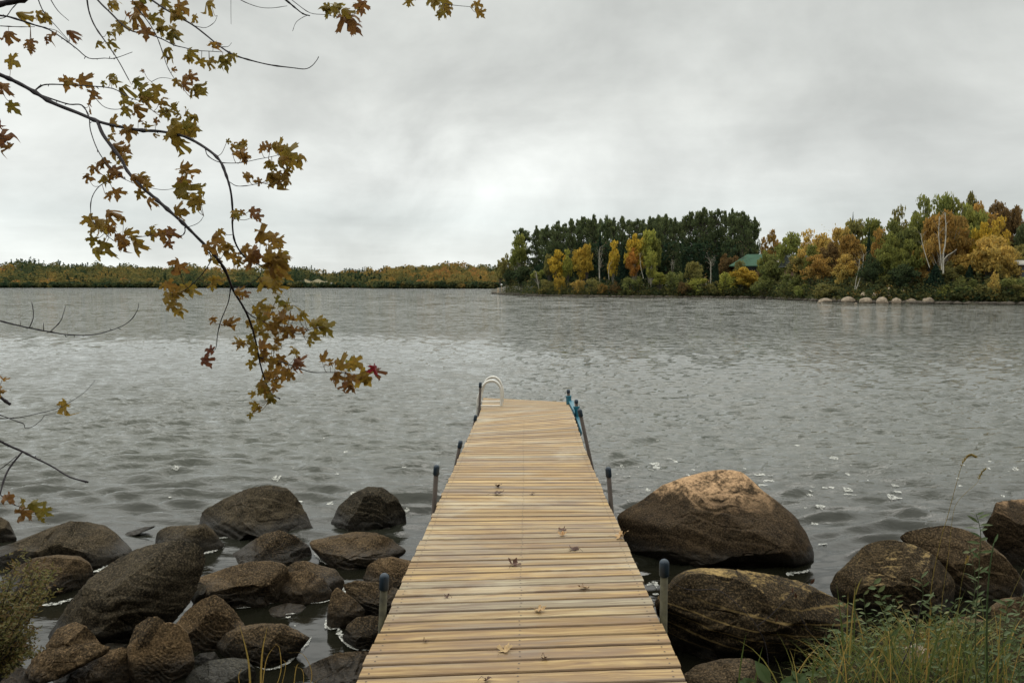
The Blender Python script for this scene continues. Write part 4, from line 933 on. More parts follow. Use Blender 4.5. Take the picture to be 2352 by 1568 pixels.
class Proto: pass
def make_proto(kind, seed):
    """unit tree: height 1 (z 0..1), crown width about 1 (x -.5.. .5); scaled by the copies"""
    rg = np.random.RandomState(seed); H = 1.; pts = []; tm_ = MB()
    if kind == 'pine':
        cl_ = []
        for k in range(40):
            z = rg.uniform(.22, .93); wd = .50 * (1 - ((z - .50) / .55) ** 2 * .8) * rg.uniform(.25, 1.15); a = rg.uniform(0, 6.28)
            if z < .42: wd *= .8
            cl_.append((wd * math.cos(a), wd * math.sin(a), z, rg.uniform(.10, .19), rg.uniform(.022, .045)))
        for k in range(9): a = rg.uniform(0, 6.28); r_ = rg.uniform(0, .34); cl_.append((r_ * math.cos(a), r_ * math.sin(a), rg.uniform(.90, 1.0) - r_ * .35, rg.uniform(.05, .09), rg.uniform(.02, .038)))
        for (x, y, z, rx, rz) in cl_:
            n = int(34 + 220 * rx); d = rg.normal(0, 1, (n, 3)); d /= np.linalg.norm(d, axis=1)[:, None]; d *= rg.uniform(.45, 1.05, n)[:, None]
            pts.append(np.stack([x + d[:, 0] * rx, y + d[:, 1] * rx, z + d[:, 2] * rz + .02 * np.abs(d[:, 0])], -1))
            tm_.tube([(0, 0, max(z - .06, .05)), (x * .9, y * .9, z)], [.010, .003], 4)
        zf_ = rg.uniform(.30, .97, 620); wf_ = .36 * (1 - ((zf_ - .50) / .52) ** 2 * .9) * np.sqrt(rg.rand(620)); af_ = rg.uniform(0, 6.28, 620)
        pts.append(np.stack([wf_ * np.cos(af_), wf_ * np.sin(af_), zf_], -1))
        size = .030; tm_.tube([(0, 0, -.03), (.01, 0, .5), (0, 0, .96)], [.032, .022, .006], 7)
    elif kind == 'spruce':
        n = 2300; z = rg.uniform(.03, 1., n) ** 1.15; lay = (z * 16) % 1.0
        wd = .5 * (1 - z) ** .85 * (.62 + .42 * (1 - lay)); a = rg.uniform(0, 6.28, n); r_ = wd * np.sqrt(rg.uniform(.25, 1, n)) * (1 + .18 * np.sin(a * 5 + z * 30))
        pts.append(np.stack([r_ * np.cos(a), r_ * np.sin(a), z - .03 * r_ * 2], -1)); size = .038
        tm_.tube([(0, 0, -.03), (0, 0, .97)], [.022, .003], 7)
    elif kind in ('round', 'tall', 'open', 'willowy'):
        ncl = {'round': 46, 'tall': 44, 'open': 30, 'willowy': 40}[kind]; zlo = {'round': .25, 'tall': .22, 'open': .42, 'willowy': .12}[kind]
        k = 0
        while k < ncl:
            p = rg.uniform(-1, 1, 3)
            if (p ** 2).sum() > 1: continue
            if kind == 'tall': p[:2] *= (1 - .45 * max(p[2], 0))
            p = p * (.55 + .45 * rg.rand()); z = zlo + (p[2] * .5 + .5) * (.94 - zlo); x, y = p[0] * .44, p[1] * .44
            rx = rg.uniform(.07, .14) * (1 if kind != 'open' else .8); n = int(70 * rx / .1)
            d = rg.normal(0, 1, (n, 3)); d /= np.linalg.norm(d, axis=1)[:, None]; d *= rg.uniform(.3, 1.1, n)[:, None] ** .7
            pts.append(np.stack([x + d[:, 0] * rx, y + d[:, 1] * rx, z + d[:, 2] * rx * (.62 if kind != 'tall' else .5)], -1))
            s_ = np.array((0, 0, max(zlo * .7, z - .30))); tm_.tube([s_, s_ * .4 + np.array((x, y, z)) * .6 + np.array((0, 0, -.02)), (x, y, z)], [.009, .006, .002], 4); k += 1
        size = .036; tm_.tube([(0, 0, -.03), (.015, .0, .35), (-.01, 0, .65), (0, 0, .92)], [.013, .010, .006, .002], 7)
    elif kind == 'bare':
        def grow(p, d, l, r_, dep):
            q = p + d * l; tm_.tube([p, (p + q) / 2 + rg.normal(0, .012, 3), q], [r_, r_ * .8, r_ * .6], 4)
            if dep == 0: return
            for _ in range(3 if dep > 1 else 4):
                d2 = d + rg.normal(0, .38, 3); d2[2] = abs(d2[2]) * .9 + .15; d2 /= np.linalg.norm(d2); grow(q if rg.rand() < .6 else (p + q) / 2, d2, l * rg.uniform(.6, .85), r_ * .55, dep - 1)
        tm_.tube([(0, 0, -.03), (0, 0, .34)], [.018, .013], 6); grow(np.array((0, 0, .3)), np.array((0, 0, 1.)), .20, .011, 4)
        n = 60; p = rg.normal(0, .17, (n, 3)); p[:, 2] = rg.uniform(.4, .95, n); pts.append(p); size = .02
    elif kind == 'bush':
        for k in range(26):
            a = rg.uniform(0, 6.28); r_ = math.sqrt(rg.rand()) * .42; z = rg.uniform(.12, .85) * (1 - r_ * .9); rx = rg.uniform(.08, .16); n = 60
            d = rg.normal(0, 1, (n, 3)); d /= np.linalg.norm(d, axis=1)[:, None]; d *= rg.uniform(.3, 1.15, n)[:, None]
            pts.append(np.stack([r_ * math.cos(a) + d[:, 0] * rx, r_ * math.sin(a) + d[:, 1] * rx, z + d[:, 2] * rx * 1.1], -1))
            tm_.tube([(0, 0, -.02), (r_ * math.cos(a) * .5, r_ * math.sin(a) * .5, z * .6), (r_ * math.cos(a), r_ * math.sin(a), z)], [.012, .008, .003], 4)
        size = .042
    C = np.vstack(pts); z1 = np.percentile(C[:, 2], 99.7); rr_ = np.percentile(np.hypot(C[:, 0], C[:, 1]), 97)
    C[:, 2] *= .985 / z1; C[:, :2] *= .5 / rr_; V, Fq = quads(C, size, rg, flat=.35 if kind == 'pine' else 0.)
    pr = Proto(); pr.kind = kind
    o = mesh_obj('crown', V, Fq, M['crown']); pr.crown = o.data; bpy.data.objects.remove(o)
    o = tm_.build('trunk', M['trunk']); pr.trunk = o.data; bpy.data.objects.remove(o)
    return pr
PR = {k: [make_proto(k, 10 * i + j) for j in range(n)] for i, (k, n) in enumerate([('pine', 5), ('spruce', 2), ('round', 4), ('tall', 4), ('open', 3), ('willowy', 3), ('bare', 3), ('bush', 4)])}
COL = dict(brown=(.17, .11, .05), pine=(0.098, 0.122, 0.058), pine2=(0.10, 0.122, 0.062), spruce=(0.023, 0.045, 0.030), cedar=(.055, .075, .036), olive=(0.194, 0.205, 0.058), green=(0.169, 0.182, 0.062), ygreen=(0.285, 0.285, 0.068), yellow=(0.420, 0.289, 0.052), gold=(0.500, 0.350, 0.052), orange=(.42, .20, .05),
           rust=(.31, .19, .058), tan=(.46, .32, .095), brown_=(0.149, 0.091, 0.044), duskolive=(0.195, 0.176, 0.062), greybrown=(0.158, 0.114, 0.079))
rt = random.Random(9)
NAMES = dict(pine='pine_tree', spruce='spruce_tree', round='broadleaf_tree', tall='birch_tree', open='birch_tree', willowy='broadleaf_tree', bare='bare_tree', bush='shore_bush')
CATS = dict(pine='tree', spruce='tree', round='tree', tall='tree', open='tree', willowy='tree', bare='tree', bush='bush')
def shoreY(u):
    v = float(np.interp(u, [1130, 1222, 1360, 1500, 1740, 1861, 2000, 2141, 2352, 2700], [674.7, 680, 682, 683.2, 684.5, 691, 696, 697.5, 700, 702])); return 5096. / (v - 654) 
def plant_tree(kind, top, wpx, back, colr, label, group=None, trunkc=(.10, .09, .075), z0=None, conv=C3, var=None, lean=0., wscale=.28):
    u, v = conv(*top); Y = shoreY(u) + back; base = at(u, 680, Y); z0 = (.6 + min(back, 30) * .03) if z0 is None else z0
    topz = at(u, v, Y)[2]; Hh = max(topz - z0, .8); Wd = wpx * wscale / F * Y * 1.12
    pr = PR[kind][rt.randrange(len(PR[kind])) if var is None else var]
    r = thing(NAMES[kind], label, CATS[kind], (base[0], Y, z0), group); r.rotation_euler = (0, lean, rt.uniform(0, 6.28) if not lean else 0); r.scale = (Wd, Wd, Hh)
    t_ = bpy.data.objects.new('trunk', pr.trunk); col.objects.link(t_); t_.parent = r; t_.color = trunkc + (1,)
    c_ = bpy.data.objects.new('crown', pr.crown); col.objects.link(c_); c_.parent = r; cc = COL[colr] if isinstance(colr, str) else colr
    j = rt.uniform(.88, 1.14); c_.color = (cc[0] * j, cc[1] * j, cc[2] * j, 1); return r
WH = (.27, .25, .20)
gp = 'tall dark pines standing in a row on the point'
pines = [(410,425,150,'leftmost tall dark pine, at the tip of the wooded point'),(535,405,115,'second dark pine from the tip of the point, narrow with gaps showing sky'),(625,400,150,'third dark pine from the tip of the point, dense and rounded'),(710,368,120,'fourth dark pine from the tip of the point with a tufted knob at its top'),(820,345,110,'narrow dark pine just left of the first high rounded pair on the point'),(920,330,150,'left shoulder pine of the first high rounded clump on the point'),(1005,315,150,'highest pine of the left half of the point, rounded top'),(1105,322,160,'broad dark pine right of the highest one in the left half'),(1235,325,110,'dark pine just right of the notch in the middle of the pine row'),(1355,348,130,'low flat-topped pine in the dip behind the big yellow tree'),(1460,330,120,'small-knobbed pine above the yellow-green birch'),(1530,315,110,'left of two close pine tips right of the yellow-green birch'),(1590,310,110,'right of two close pine tips right of the yellow-green birch'),(1665,340,130,'low pine just left of the tallest pine clump'),(1800,290,150,'left flank pine of the tallest clump'),(1905,257,150,'tallest pine on the point, at the crest of the row'),(2010,268,140,'second pine of the tallest clump right of the crest'),(2135,270,140,'third pine of the tallest clump right of the crest'),(2220,288,130,'fourth pine of the tallest clump, above the bare tree'),(2315,335,120,'last dark pine on the right of the row, beside the green-roofed cabin')]
for k, (x, y, w_, lab) in enumerate(pines): plant_tree('pine', (x, y), w_ * 1.08, 16 + (k * 7) % 9, 'pine', lab, gp, (.05, .04, .035), z0=1.)
gq = 'pines filling in behind the front row'
ORD = ['first', 'second', 'third', 'fourth', 'fifth', 'sixth', 'seventh', 'eighth', 'ninth', 'tenth', 'eleventh', 'twelfth', 'thirteenth', 'fourteenth', 'fifteenth', 'sixteenth', 'seventeenth', 'eighteenth', 'nineteenth', 'twentieth']
for k in range(1, 19):
    x = (pines[k][0] + pines[k + 1][0]) / 2; y = (pines[k][1] + pines[k + 1][1]) / 2 + rt.uniform(15, 40)
    plant_tree('pine', (x, y), 160, 27 + rt.uniform(0, 8), 'pine2', 'shadowed back pine showing between the %s and %s front pines from the tip' % (ORD[k], ORD[k + 1]), gq, (.04, .035, .03), z0=1.)
go = 'autumn trees and bushes along the wooded shore'
T3 = [
 ('tall', (390,478), 140, 9, 'olive', 'tall olive birch with a thin pale trunk among the first pines of the point', WH),
 ('willowy', (290,640), 130, 6, 'duskolive', 'drooping olive tree hanging out at the tip of the point', None), ('round', (240,690), 90, 9, 'duskolive', 'small olive tree outermost on the tip of the point', None),
 ('open', (555,768), 115, 4, 'olive', 'small pale-trunked birch leaning at the water near the tip of the point', WH), ('tall', (715,605), 150, 6, 'gold', 'gold-orange tree, first bright one from the tip of the point', None),
 ('tall', (795,600), 90, 7, 'ygreen', 'slender yellow-green tree right beside the first gold one', None), ('round', (905,590), 160, 8, 'yellow', 'broad dull yellow tree left of the bare birch', None), ('tall', (948,556), 90, 8, 'yellow', 'pointed yellow tree touching the bare birch on its left', None),
 ('bare', (1055,535), 170, 5, 'greybrown', 'bare pale birch between the yellow and the bright orange tree', WH), ('tall', (1165,530), 105, 5, 'gold', 'narrow bright orange-yellow tree right of the bare birch', WH),
 ('spruce', (1245,600), 150, 5, 'spruce', 'dark conical spruce between the bright orange and the big yellow tree', None), ('spruce', (1055,455), 70, 13, 'spruce', 'thin spruce spire rising behind the bare birch', None),
 ('round', (1345,480), 185, 6, 'gold', 'largest bright yellow-orange tree in front of the pines', WH), ('tall', (1330,590), 100, 4, 'orange', 'orange tree low in front of the largest yellow one', WH), ('tall', (1455,440), 150, 7, 'ygreen', 'tall yellow-green tree rising highest before the pines', WH), ('round', (1500,500), 120, 8, 'olive', 'olive-green tree on the right flank of the tallest yellow-green one', None),
 ('tall', (1475,625), 105, 3, 'ygreen', 'small yellow-green birch with white stem below the tallest one', WH), ('tall', (1550,790), 115, 2, 'ygreen', 'yellow-green young tree low on the shore right of the big yellow tree', None),
 ('spruce', (1695,568), 110, 8, 'cedar', 'grey-green spruce in front of the tallest pine clump', None), ('bare', (1960,552), 140, 4, 'greybrown', 'bare tree with a reddish top and a white stem before the tallest pines', WH), ('spruce', (2005,690), 100, 3, 'spruce', 'dark spruce beside the white-stemmed bare tree', None),
 ('bare', (1645,600), 120, 6, 'greybrown', 'thin bare tree left of the grey-green spruce', WH), ('bare', (2230,530), 150, 7, 'greybrown', 'bare tree leaning left of the green roof', None), ('round', (1820,700), 130, 4, 'duskolive', 'dull olive tree between the spruce and the white-stemmed bare tree', None),
 ('bush', (1850,830), 170, 1.5, 'ygreen', 'yellow-green bush below the dull olive tree', None), ('bush', (2110,785), 170, 2, 'ygreen', 'rounded yellow-green bush right of the dark spruce', None), ('round', (2245,750), 190, 2, 'yellow', 'spreading yellow shrub in front of the green-roofed cabin', None),
 ('bush', (730,820), 90, 1.5, 'yellow', 'small yellow bush under the first gold tree', None), ('bush', (880,850), 130, 2, 'tan', 'tan bush below the broad yellow tree', None), ('bush', (1000,840), 120, 2, 'duskolive', 'dull green bush at the foot of the bare birch', None), ('bush', (1080,880), 80, 1, 'rust', 'rust-coloured small bush at the foot of the bare birch', None),
 ('bush', (1330,820), 160, 2, 'green', 'green bush beneath the largest yellow tree', None), ('bush', (1660,780), 160, 3, 'green', 'dark green bush right of the yellow-green young tree', None), ('willowy', (430,740), 180, 6, 'cedar', 'dark green low tree filling the shade at the tip of the point', None), ('willowy', (330,760), 120, 5, 'cedar', 'dark leafy tree overhanging the stone jetty', None),
 ('bush', (1180,860), 100, 2, 'brown', 'brown bush below the narrow bright orange tree', None), ('bush', (2000,860), 130, 1, 'duskolive', 'low olive bush at the foot of the dark spruce', None), ('bush', (1760,870), 130, 1, 'brown', 'low brown bush left of the yellow-green bush', None), ('bush', (620,850), 120, 2, 'duskolive', 'low dusky bush left of the first gold tree', None),
 ('tall', (640,640), 90, 11, 'duskolive', 'dusky tree in the shade left of the first gold tree', None), ('round', (2100,640), 170, 9, 'brown', 'brownish tree in the shade behind the rounded yellow-green bush', None)]
for k, pt_, w_, bk, cl_, lab, tc_ in T3: plant_tree(k, pt_, w_, bk, cl_, lab, go, tc_ or (.07, .06, .05))
T4 = [
 ('tall', (225,610), 120, 3.5, 'olive', 'olive tree leaning over the right end of the green roof', None), ('round', (505,640), 170, 5, 'duskolive', 'dusky tree in front of the grey cottage wall', None), ('round', (15,690), 90, 2.5, 'duskolive', 'dusky shrub covering the left eave of the green roof', None),
 ('tall', (520,600), 150, 6, 'tan', 'tan bushy tree standing in front of the grey roof', None), ('tall', (600,560), 120, 7, 'olive', 'olive tree hiding the right end of the grey roof', None),
 ('tall', (830,420), 190, 16, 'tan', 'tan skyline tree between the half bare one and the olive one', None), ('tall', (1010,560), 150, 10, 'tan', 'tan tree behind the narrow spruce spire', None),
 ('tall', (1210,560), 190, 6, 'olive', 'rounded olive tree low before the broad green one', None), ('tall', (1450,300), 200, 14, 'olive', 'olive tree filling under the left peak of the highest group', None),
 ('tall', (1560,520), 190, 8, 'tan', 'tan tree between the leaning pale stem and the forked birch', None), ('tall', (1830,470), 220, 9, 'rust', 'rust tree just right of the forked birch', None),
 ('tall', (1800,640), 200, 7, 'tan', 'tan low tree at the right foot of the forked birch', None), ('tall', (1990,380), 180, 10, 'gold', 'gold tree behind the wide tan-orange one', None),
 ('pine', (60,340), 150, 20, 'pine', 'dark pine directly behind the green roof', None), ('tall', (270,440), 150, 22, 'rust', 'orange-brown tree peeping up right of the last pine', None), ('tall', (425,460), 190, 8, 'olive', 'olive birch with a white lower trunk right of the green roof', WH), ('tall', (300,640), 190, 5, 'green', 'rounded green tree just right of the green roof', None),
 ('tall', (560,440), 170, 24, 'tan', 'tan tree on the skyline above the grey roof', None), ('bare', (740,380), 200, 22, 'tan', 'thin-topped half bare tree standing on the skyline', None), ('tall', (700,470), 190, 18, 'tan', 'tan-brown tree below the half bare one', None),
 ('tall', (660,640), 230, 7, 'rust', 'broad rust-orange tree left of centre on the right shore', None), ('tall', (760,540), 150, 12, 'brown', 'brown tree behind the broad rust-orange one', None), ('tall', (920,480), 200, 8, 'rust', 'rust-orange birch above the pair of white stems', WH), ('tall', (880,640), 200, 5, 'tan', 'tan low tree left of the pair of white stems', None),
 ('tall', (960,355), 230, 22, 'duskolive', 'olive skyline tree left of the thin spruce spire', None), ('spruce', (932,298), 50, 24, 'spruce', 'thinnest spruce tip on the skyline', None), ('tall', (1110,350), 200, 20, 'olive', 'olive skyline tree right of the thin spruce spire', None), ('spruce', (1068,425), 70, 7, 'spruce', 'narrow dark spruce spire above the pair of white stems', None), ('tall', (1140,430), 150, 9, 'rust', 'orange tree just right of the dark spruce spire', None),
 ('willowy', (1090,640), 170, 4, 'cedar', 'dark evergreen clump right of the pair of white stems', None), ('tall', (1300,250), 170, 20, 'duskolive', 'dark olive tree with a ragged top rising to the tall group', None), ('round', (1330,360), 260, 12, 'green', 'broad green tree in the middle of the right shore', None), ('tall', (1240,460), 170, 9, 'olive', 'olive tree on the left flank of the broad green one', None),
 ('tall', (1510,160), 190, 16, 'green', 'tall green tree, left peak of the highest group', None), ('tall', (1400,520), 180, 6, 'olive', 'olive tree below the left peak of the highest group', None), ('round', (1690,145), 240, 15, 'olive', 'yellow-green tree crowning the highest group', None), ('tall', (1600,330), 200, 10, 'rust', 'rust tree left of the forked white birch', None),
 ('open', (1720,280), 320, 7, 'rust', 'rust-brown forked birch with long white trunks', WH), ('open', (1660,420), 250, 6, 'rust', 'rust-brown birch just left of the forked one', WH), ('tall', (1890,130), 150, 18, 'duskolive', 'ragged dark tree tip highest on the right skyline', None), ('round', (1900,230), 260, 13, 'olive', 'olive-orange tree right of the crowning yellow-green one', None), ('round', (1990,230), 240, 16, 'rust', 'orange-brown tree beneath the highest ragged tip', None),
 ('round', (2130,210), 240, 19, 'brown', 'broad brown tree right of the highest group', None), ('tall', (2270,245), 220, 18, 'brown', 'dark brown half bare tree near the right edge skyline', None), ('tall', (2120,340), 180, 9, 'yellow', 'yellow-topped tree near the right edge', None), ('round', (2080,490), 300, 6, 'tan', 'wide tan-orange tree near the right edge', None), ('tall', (2210,590), 200, 5, 'tan', 'tan tree on the right flank of the wide one', None),
 ('tall', (2340,390), 160, 12, 'pine2', 'dark tree cut by the right edge', None), ('spruce', (1620,720), 200, 3, 'spruce', 'dark cedar cone in front of the forked white birch', None), ('willowy', (1360,720), 220, 3, 'cedar', 'dark green cedar clump below the broad green tree', None), ('spruce', (1900,720), 120, 5, 'spruce', 'dark cedar between the forked birch and the wide tan tree', None),
 ('bush', (470,800), 220, 2, 'green', 'green bush at the foot of the white-trunked olive birch', None), ('bush', (250,820), 240, 1.5, 'green', 'broad low green bush on the shore below the green roof', None), ('tall', (60,770), 200, 2, 'yellow', 'yellow shrub directly below the green roof', None), ('bush', (540,880), 160, 1, 'olive', 'small olive bush left of the grassy spit', None),
 ('bush', (760,880), 240, 1, 'duskolive', 'low dusky bush where the grassy spit begins', None), ('bush', (1230,800), 180, 4, 'green', 'green bush behind the standing stumps', None), ('bush', (1700,890), 150, 1.5, 'olive', 'olive bush right of the last pale boulder', None), ('bush', (1850,830), 220, 2, 'green', 'green bush under the wide tan tree, left part', None), ('bush', (2050,840), 240, 2, 'duskolive', 'dusky green bush under the wide tan tree, right part', None),
 ('bush', (2100,780), 90, 1, 'tan', 'small tan bush low under the wide tan tree', None), ('bush', (2250,830), 240, 2, 'green', 'green bush near the right edge on the far shore', None), ('bush', (2350,880), 200, 1, 'duskolive', 'low bush cut by the right edge of the photo', None), ('tall', (2000,640), 200, 9, 'duskolive', 'dusky olive tree behind the cedar near the wide tan tree', None),
 ('tall', (1480,700), 200, 7, 'rust', 'rust low tree left of the cedar cone', None), ('willowy', (1760,700), 220, 5, 'duskolive', 'dusky low tree right of the cedar cone', None), ('tall', (2340,560), 200, 8, 'duskolive', 'dusky tree behind the pale eave at the right edge', None)]
for k, pt_, w_, bk, cl_, lab, tc_ in T4: plant_tree(k, pt_, w_, bk, cl_, lab, go, tc_ or (.07, .06, .05), conv=C4)
# trees beyond the frame on the right so that the wood goes on
for k in range(6): plant_tree(['round', 'tall', 'pine'][k % 3], (2430 + k * 110, 300 + rt.uniform(-50, 90)), 220, 8 + rt.uniform(0, 8), ['rust', 'olive', 'pine'][k % 3], ['first', 'second', 'third', 'fourth', 'fifth', 'sixth'][k] + ' tree past the right edge where the wood continues', 'trees past the right edge', conv=C4)
# long pale stems in front of the wood
def stem(conv, pts, r0, back, label, limb=None):
    us = [conv(*p) for p in pts]; Y = shoreY(us[-1][0]) + back
    P = smooth_line([at(u, v, Y) for u, v in us], 4); r = thing('white_birch', label, 'birch', P[-1], 'pale birch trunks in front of the wood')
    r0 = r0 * .62; m_ = MB(); m_.tube(P, [r0 * .5, r0], 7); o = m_.build('trunk', M['trunk'], r); o.color = (.36, .34, .28, 1)
    m_ = MB()
    for k in range(7):
        q = P[rt.randrange(max(1, len(P) // 2))]; d = np.array((rt.choice((-1, 1)) * rt.uniform(.4, 1), rt.uniform(-.3, .3), rt.uniform(.6, 1.3))) * rt.uniform(.6, 1.3); m_.tube([q, q + d * .5 + np.array((0, 0, .1)), q + d], [r0 * .32, r0 * .2, r0 * .08], 5)
    o = m_.build('twigs', M['trunk'], r); o.color = (.28, .25, .20, 1)
    if limb:
        P = smooth_line([at(*conv(*p), Y) for p in limb], 4); m_ = MB(); m_.tube(P, [r0 * .3, r0 * .6], 6); o = m_.build('limb', M['trunk'], r); o.color = (.36, .34, .28, 1)
stem(C4, [(1035,640),(1030,730),(1010,830),(985,900),(965,960)], .13, 1.2, 'right one of two white birch stems crossing at the foot near the spit')
stem(C4, [(1003,680),(998,760),(980,830),(968,900),(962,960)], .11, 1.2, 'left one of two white birch stems crossing at the foot near the spit')
stem(C4, [(1505,470),(1520,560),(1545,650),(1578,750)], .10, 2.0, 'pale stem leaning left of the forked white birch')
stem(C4, [(1705,300),(1712,430),(1705,560),(1690,640),(1690,800)], .17, 1.8, 'thick main white trunk of the forked birch clump, with a side limb', [(1800,600),(1760,630),(1720,655),(1692,690)])
stem(C4, [(1658,330),(1652,480),(1665,620),(1678,770)], .13, 1.8, 'white trunk just left of the thick main one')
stem(C4, [(420,720),(425,780),(435,860)], .14, 2, 'short white trunk showing under the olive birch right of the green roof')
stem(C3, [(1052,600),(1050,720),(1052,840)], .12, 2, 'straight pale stem of the bare birch on the point')
stem(C3, [(1135,730),(1128,790),(1132,850)], .10, 2, 'pale stem under the narrow bright orange tree')
stem(C3, [(535,790),(545,860),(560,935)], .14, 1.5, 'leaning pale trunk at the water near the tip of the point')
stem(C3, [(1385,650),(1392,740),(1415,840)], .10, 2, 'pale stem leaning under the largest yellow tree')
stem(C3, [(1965,700),(1968,820),(1962,935)], .12, 1.8, 'straight white stem reaching the shore before the tallest pines')

# point and right shore land
us = np.linspace(1128, 2800, 220); rows_ = []
offs = [(-.6, -.35), (.0, .05), (.5, .35), (2., .55), (8, .8), (20, 1.3), (60, 1.8), (200, 2.0)]
V = []
for i, u in enumerate(us):
    Ys = shoreY(u) + .9 * math.sin(i * .9) * .35 + .5 * vn(np.array([[i * .35, 0, 0]]))[0]
    for k, (dy, z) in enumerate(offs):
        y = Ys + dy; uu = u
        sh = 1. if u > 1150 else .6
        V.append((at(uu, 680, y)[0] if k < 6 else at(uu, 680, Ys + 20)[0] + (0 if k == 6 else 0), y, z * sh))
K = len(offs); Fl = [(i * K + k, (i + 1) * K + k, (i + 1) * K + k + 1, i * K + k + 1) for i in range(len(us) - 1) for k in range(K - 1)]
Fl.append(tuple(range(K - 1, -1, -1)))
props(mesh_obj('wooded_shore', V, Fl, M['forest_floor'], smooth=True), 'low brown shore of the wooded point', kind='structure')
# brush that fills the foot of the wood
rgb = np.random.RandomState(31); C = []; tv = []
for i in range(5200):
    u = rgb.uniform(1160, 2420) if i % 5 else rgb.uniform(1560, 2352); back = rgb.uniform(.3, 5) ** 1.0; Y = shoreY(u) + back; h = .5 + rgb.rand() ** 1.5 * (.9 + back * .55)
    x = at(u, 680, Y)[0]; n = 9; ti = rgb.choice([.30, .40, .48, .55, .64, .85], p=[.18, .28, .30, .17, .06, .01])
    for _ in range(n): C.append((x + rgb.normal(0, .45), Y + rgb.normal(0, .4), h + rgb.normal(0, .28))); tv.append(ti)
C = np.array(C); V, Fq = quads(C, .20, rgb); props(mesh_obj('undergrowth', V, Fq, M['mass'], attrs={'tint': np.repeat(tv, 4)}), 'dense dark brush along the foot of the far wood', 'undergrowth', kind='stuff')
# second shaded rank behind: understory mass so no sky shows low between trunks
C = []; tv = []
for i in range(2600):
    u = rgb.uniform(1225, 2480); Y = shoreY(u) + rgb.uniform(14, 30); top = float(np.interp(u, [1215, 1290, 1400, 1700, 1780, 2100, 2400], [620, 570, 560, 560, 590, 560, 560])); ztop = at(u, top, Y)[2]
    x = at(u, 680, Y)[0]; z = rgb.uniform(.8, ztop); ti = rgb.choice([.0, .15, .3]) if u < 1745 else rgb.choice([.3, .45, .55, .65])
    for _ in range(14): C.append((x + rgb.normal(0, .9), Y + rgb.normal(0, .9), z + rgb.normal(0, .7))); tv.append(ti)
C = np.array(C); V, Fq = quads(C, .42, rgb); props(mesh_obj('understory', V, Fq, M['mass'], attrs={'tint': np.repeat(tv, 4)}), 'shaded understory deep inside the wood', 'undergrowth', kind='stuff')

# shore stones: the row of pale boulders, singles along the point, rubble
def far_rock(conv, x, y, w_, h_, label, mat='rock_pale', group=None, back=0.):
    u, v = conv(x, y); Yb = 5096. / (v - 654) - .5; u0 = u; p = at(u, v, Yb); w3 = w_ * .28 / F * Yb / 2; h3 = h_ * .28 / F * Yb
    S, Fc = ICO[5] if False else ico(4); rg = np.random.RandomState(int(x * 7 + y)); S = S.copy()
    for _ in range(4):
        n = rg.normal(0, 1, 3); n /= np.linalg.norm(n); S -= np.outer(np.maximum(S @ n - .78, 0) * .8, n)
    S = S * (1 + .10 * fbm(S * 1.6 + x, 3))[:, None]
    V = S * np.array((w3 * 1.08, w3 * .8, h3 * .60)) + np.array((p[0], Yb + w3 * .7, h3 * .28)); return props(mesh_obj('boulder', V, Fc, M[mat], smooth=True, loc=(p[0], Yb, 0)), label, 'rock', group)
gr = 'row of pale boulders on the grassy spit'
for x, y, w_, h_, lab in [(735, 1032, 100, 36, 'darkish low stone at the left end of the boulder row on the spit'), (820, 1030, 80, 38, 'small pale stone, second in the boulder row from the left'), (925, 1037, 105, 55, 'third stone of the boulder row, wide and tilted'), (1068, 1042, 98, 58, 'fourth stone of the boulder row, flat topped and pale'), (1205, 1044, 95, 58, 'fifth stone of the boulder row, tan and round'), (1318, 1044, 74, 54, 'narrow sixth stone of the boulder row'), (1442, 1044, 96, 52, 'seventh stone of the boulder row, second from the right end'), (1583, 1046, 98, 62, 'large pale stone at the right end of the boulder row')]:
    far_rock(C4, x, y, w_, h_, lab, group=gr)
far_rock(C4, 676, 1042, 28, 18, 'tiny white stone in the water off the left end of the spit'); far_rock(C4, 975, 1048, 22, 14, 'tiny pale stone in the water below the third row stone')
for x, y, w_, h_, lab in [(848, 980, 50, 34, 'pale stone on the shore under the first gold tree'), (1045, 984, 34, 24, 'small pale stone on the shore under the bare birch'), (1490, 990, 52, 36, 'pointed pale stone on the shore under the tallest yellow-green tree'), (2220, 998, 70, 30, 'low pale stone on the shore below the yellow shrub'), (505, 968, 40, 24, 'pinkish stone at the inner end of the stone jetty')]:
    far_rock(C3, x, y, w_, h_, lab)
rub = MB(); S4, F4 = ico(2); rgr = np.random.RandomState(8)
for i in range(420):
    u = rgr.uniform(1140, 2352); Y = shoreY(u) + rgr.uniform(-.5, .6); x = at(u, 680, Y)[0]; s_ = rgr.uniform(.15, .42)
    rub.add(S4 * np.array((s_ * 1.3, s_, s_ * .75)) * (1 + .2 * rgr.normal(0, 1, (len(S4), 1)) * .4) + np.array((x, Y, .12)), F4)
M['rubble'] = plain('rubble', (.065, .055, .042), .9, .5, .8, bmp=0)
props(rub.build('shore_rubble', M['rubble'], smooth=True), 'dark stones lining the far waterline', 'rubble', kind='stuff')
# grass spit strip
sg = MB(); V = []
uu = np.linspace(1868, 2160, 40)
for i, u in enumerate(uu):
    Y = shoreY(u) + .2; xs = at(u, 680, Y)[0]; V += [(xs, Y + .1, -.1), (xs, Y + .7, .42 + .05 * math.sin(i)), (xs, Y + 3., .75)]
sg.add(V, [(i * 3 + k, i * 3 + 3 + k, i * 3 + 4 + k, i * 3 + 1 + k) for i in range(39) for k in (0, 1)])
M['turf'] = plain('turf', (.062, .065, .022), .95, .35, 1.2, bmp=0)
props(sg.build('grassy_spit', M['turf'], smooth=True), 'low grassy spit behind the pale boulders', kind='structure')
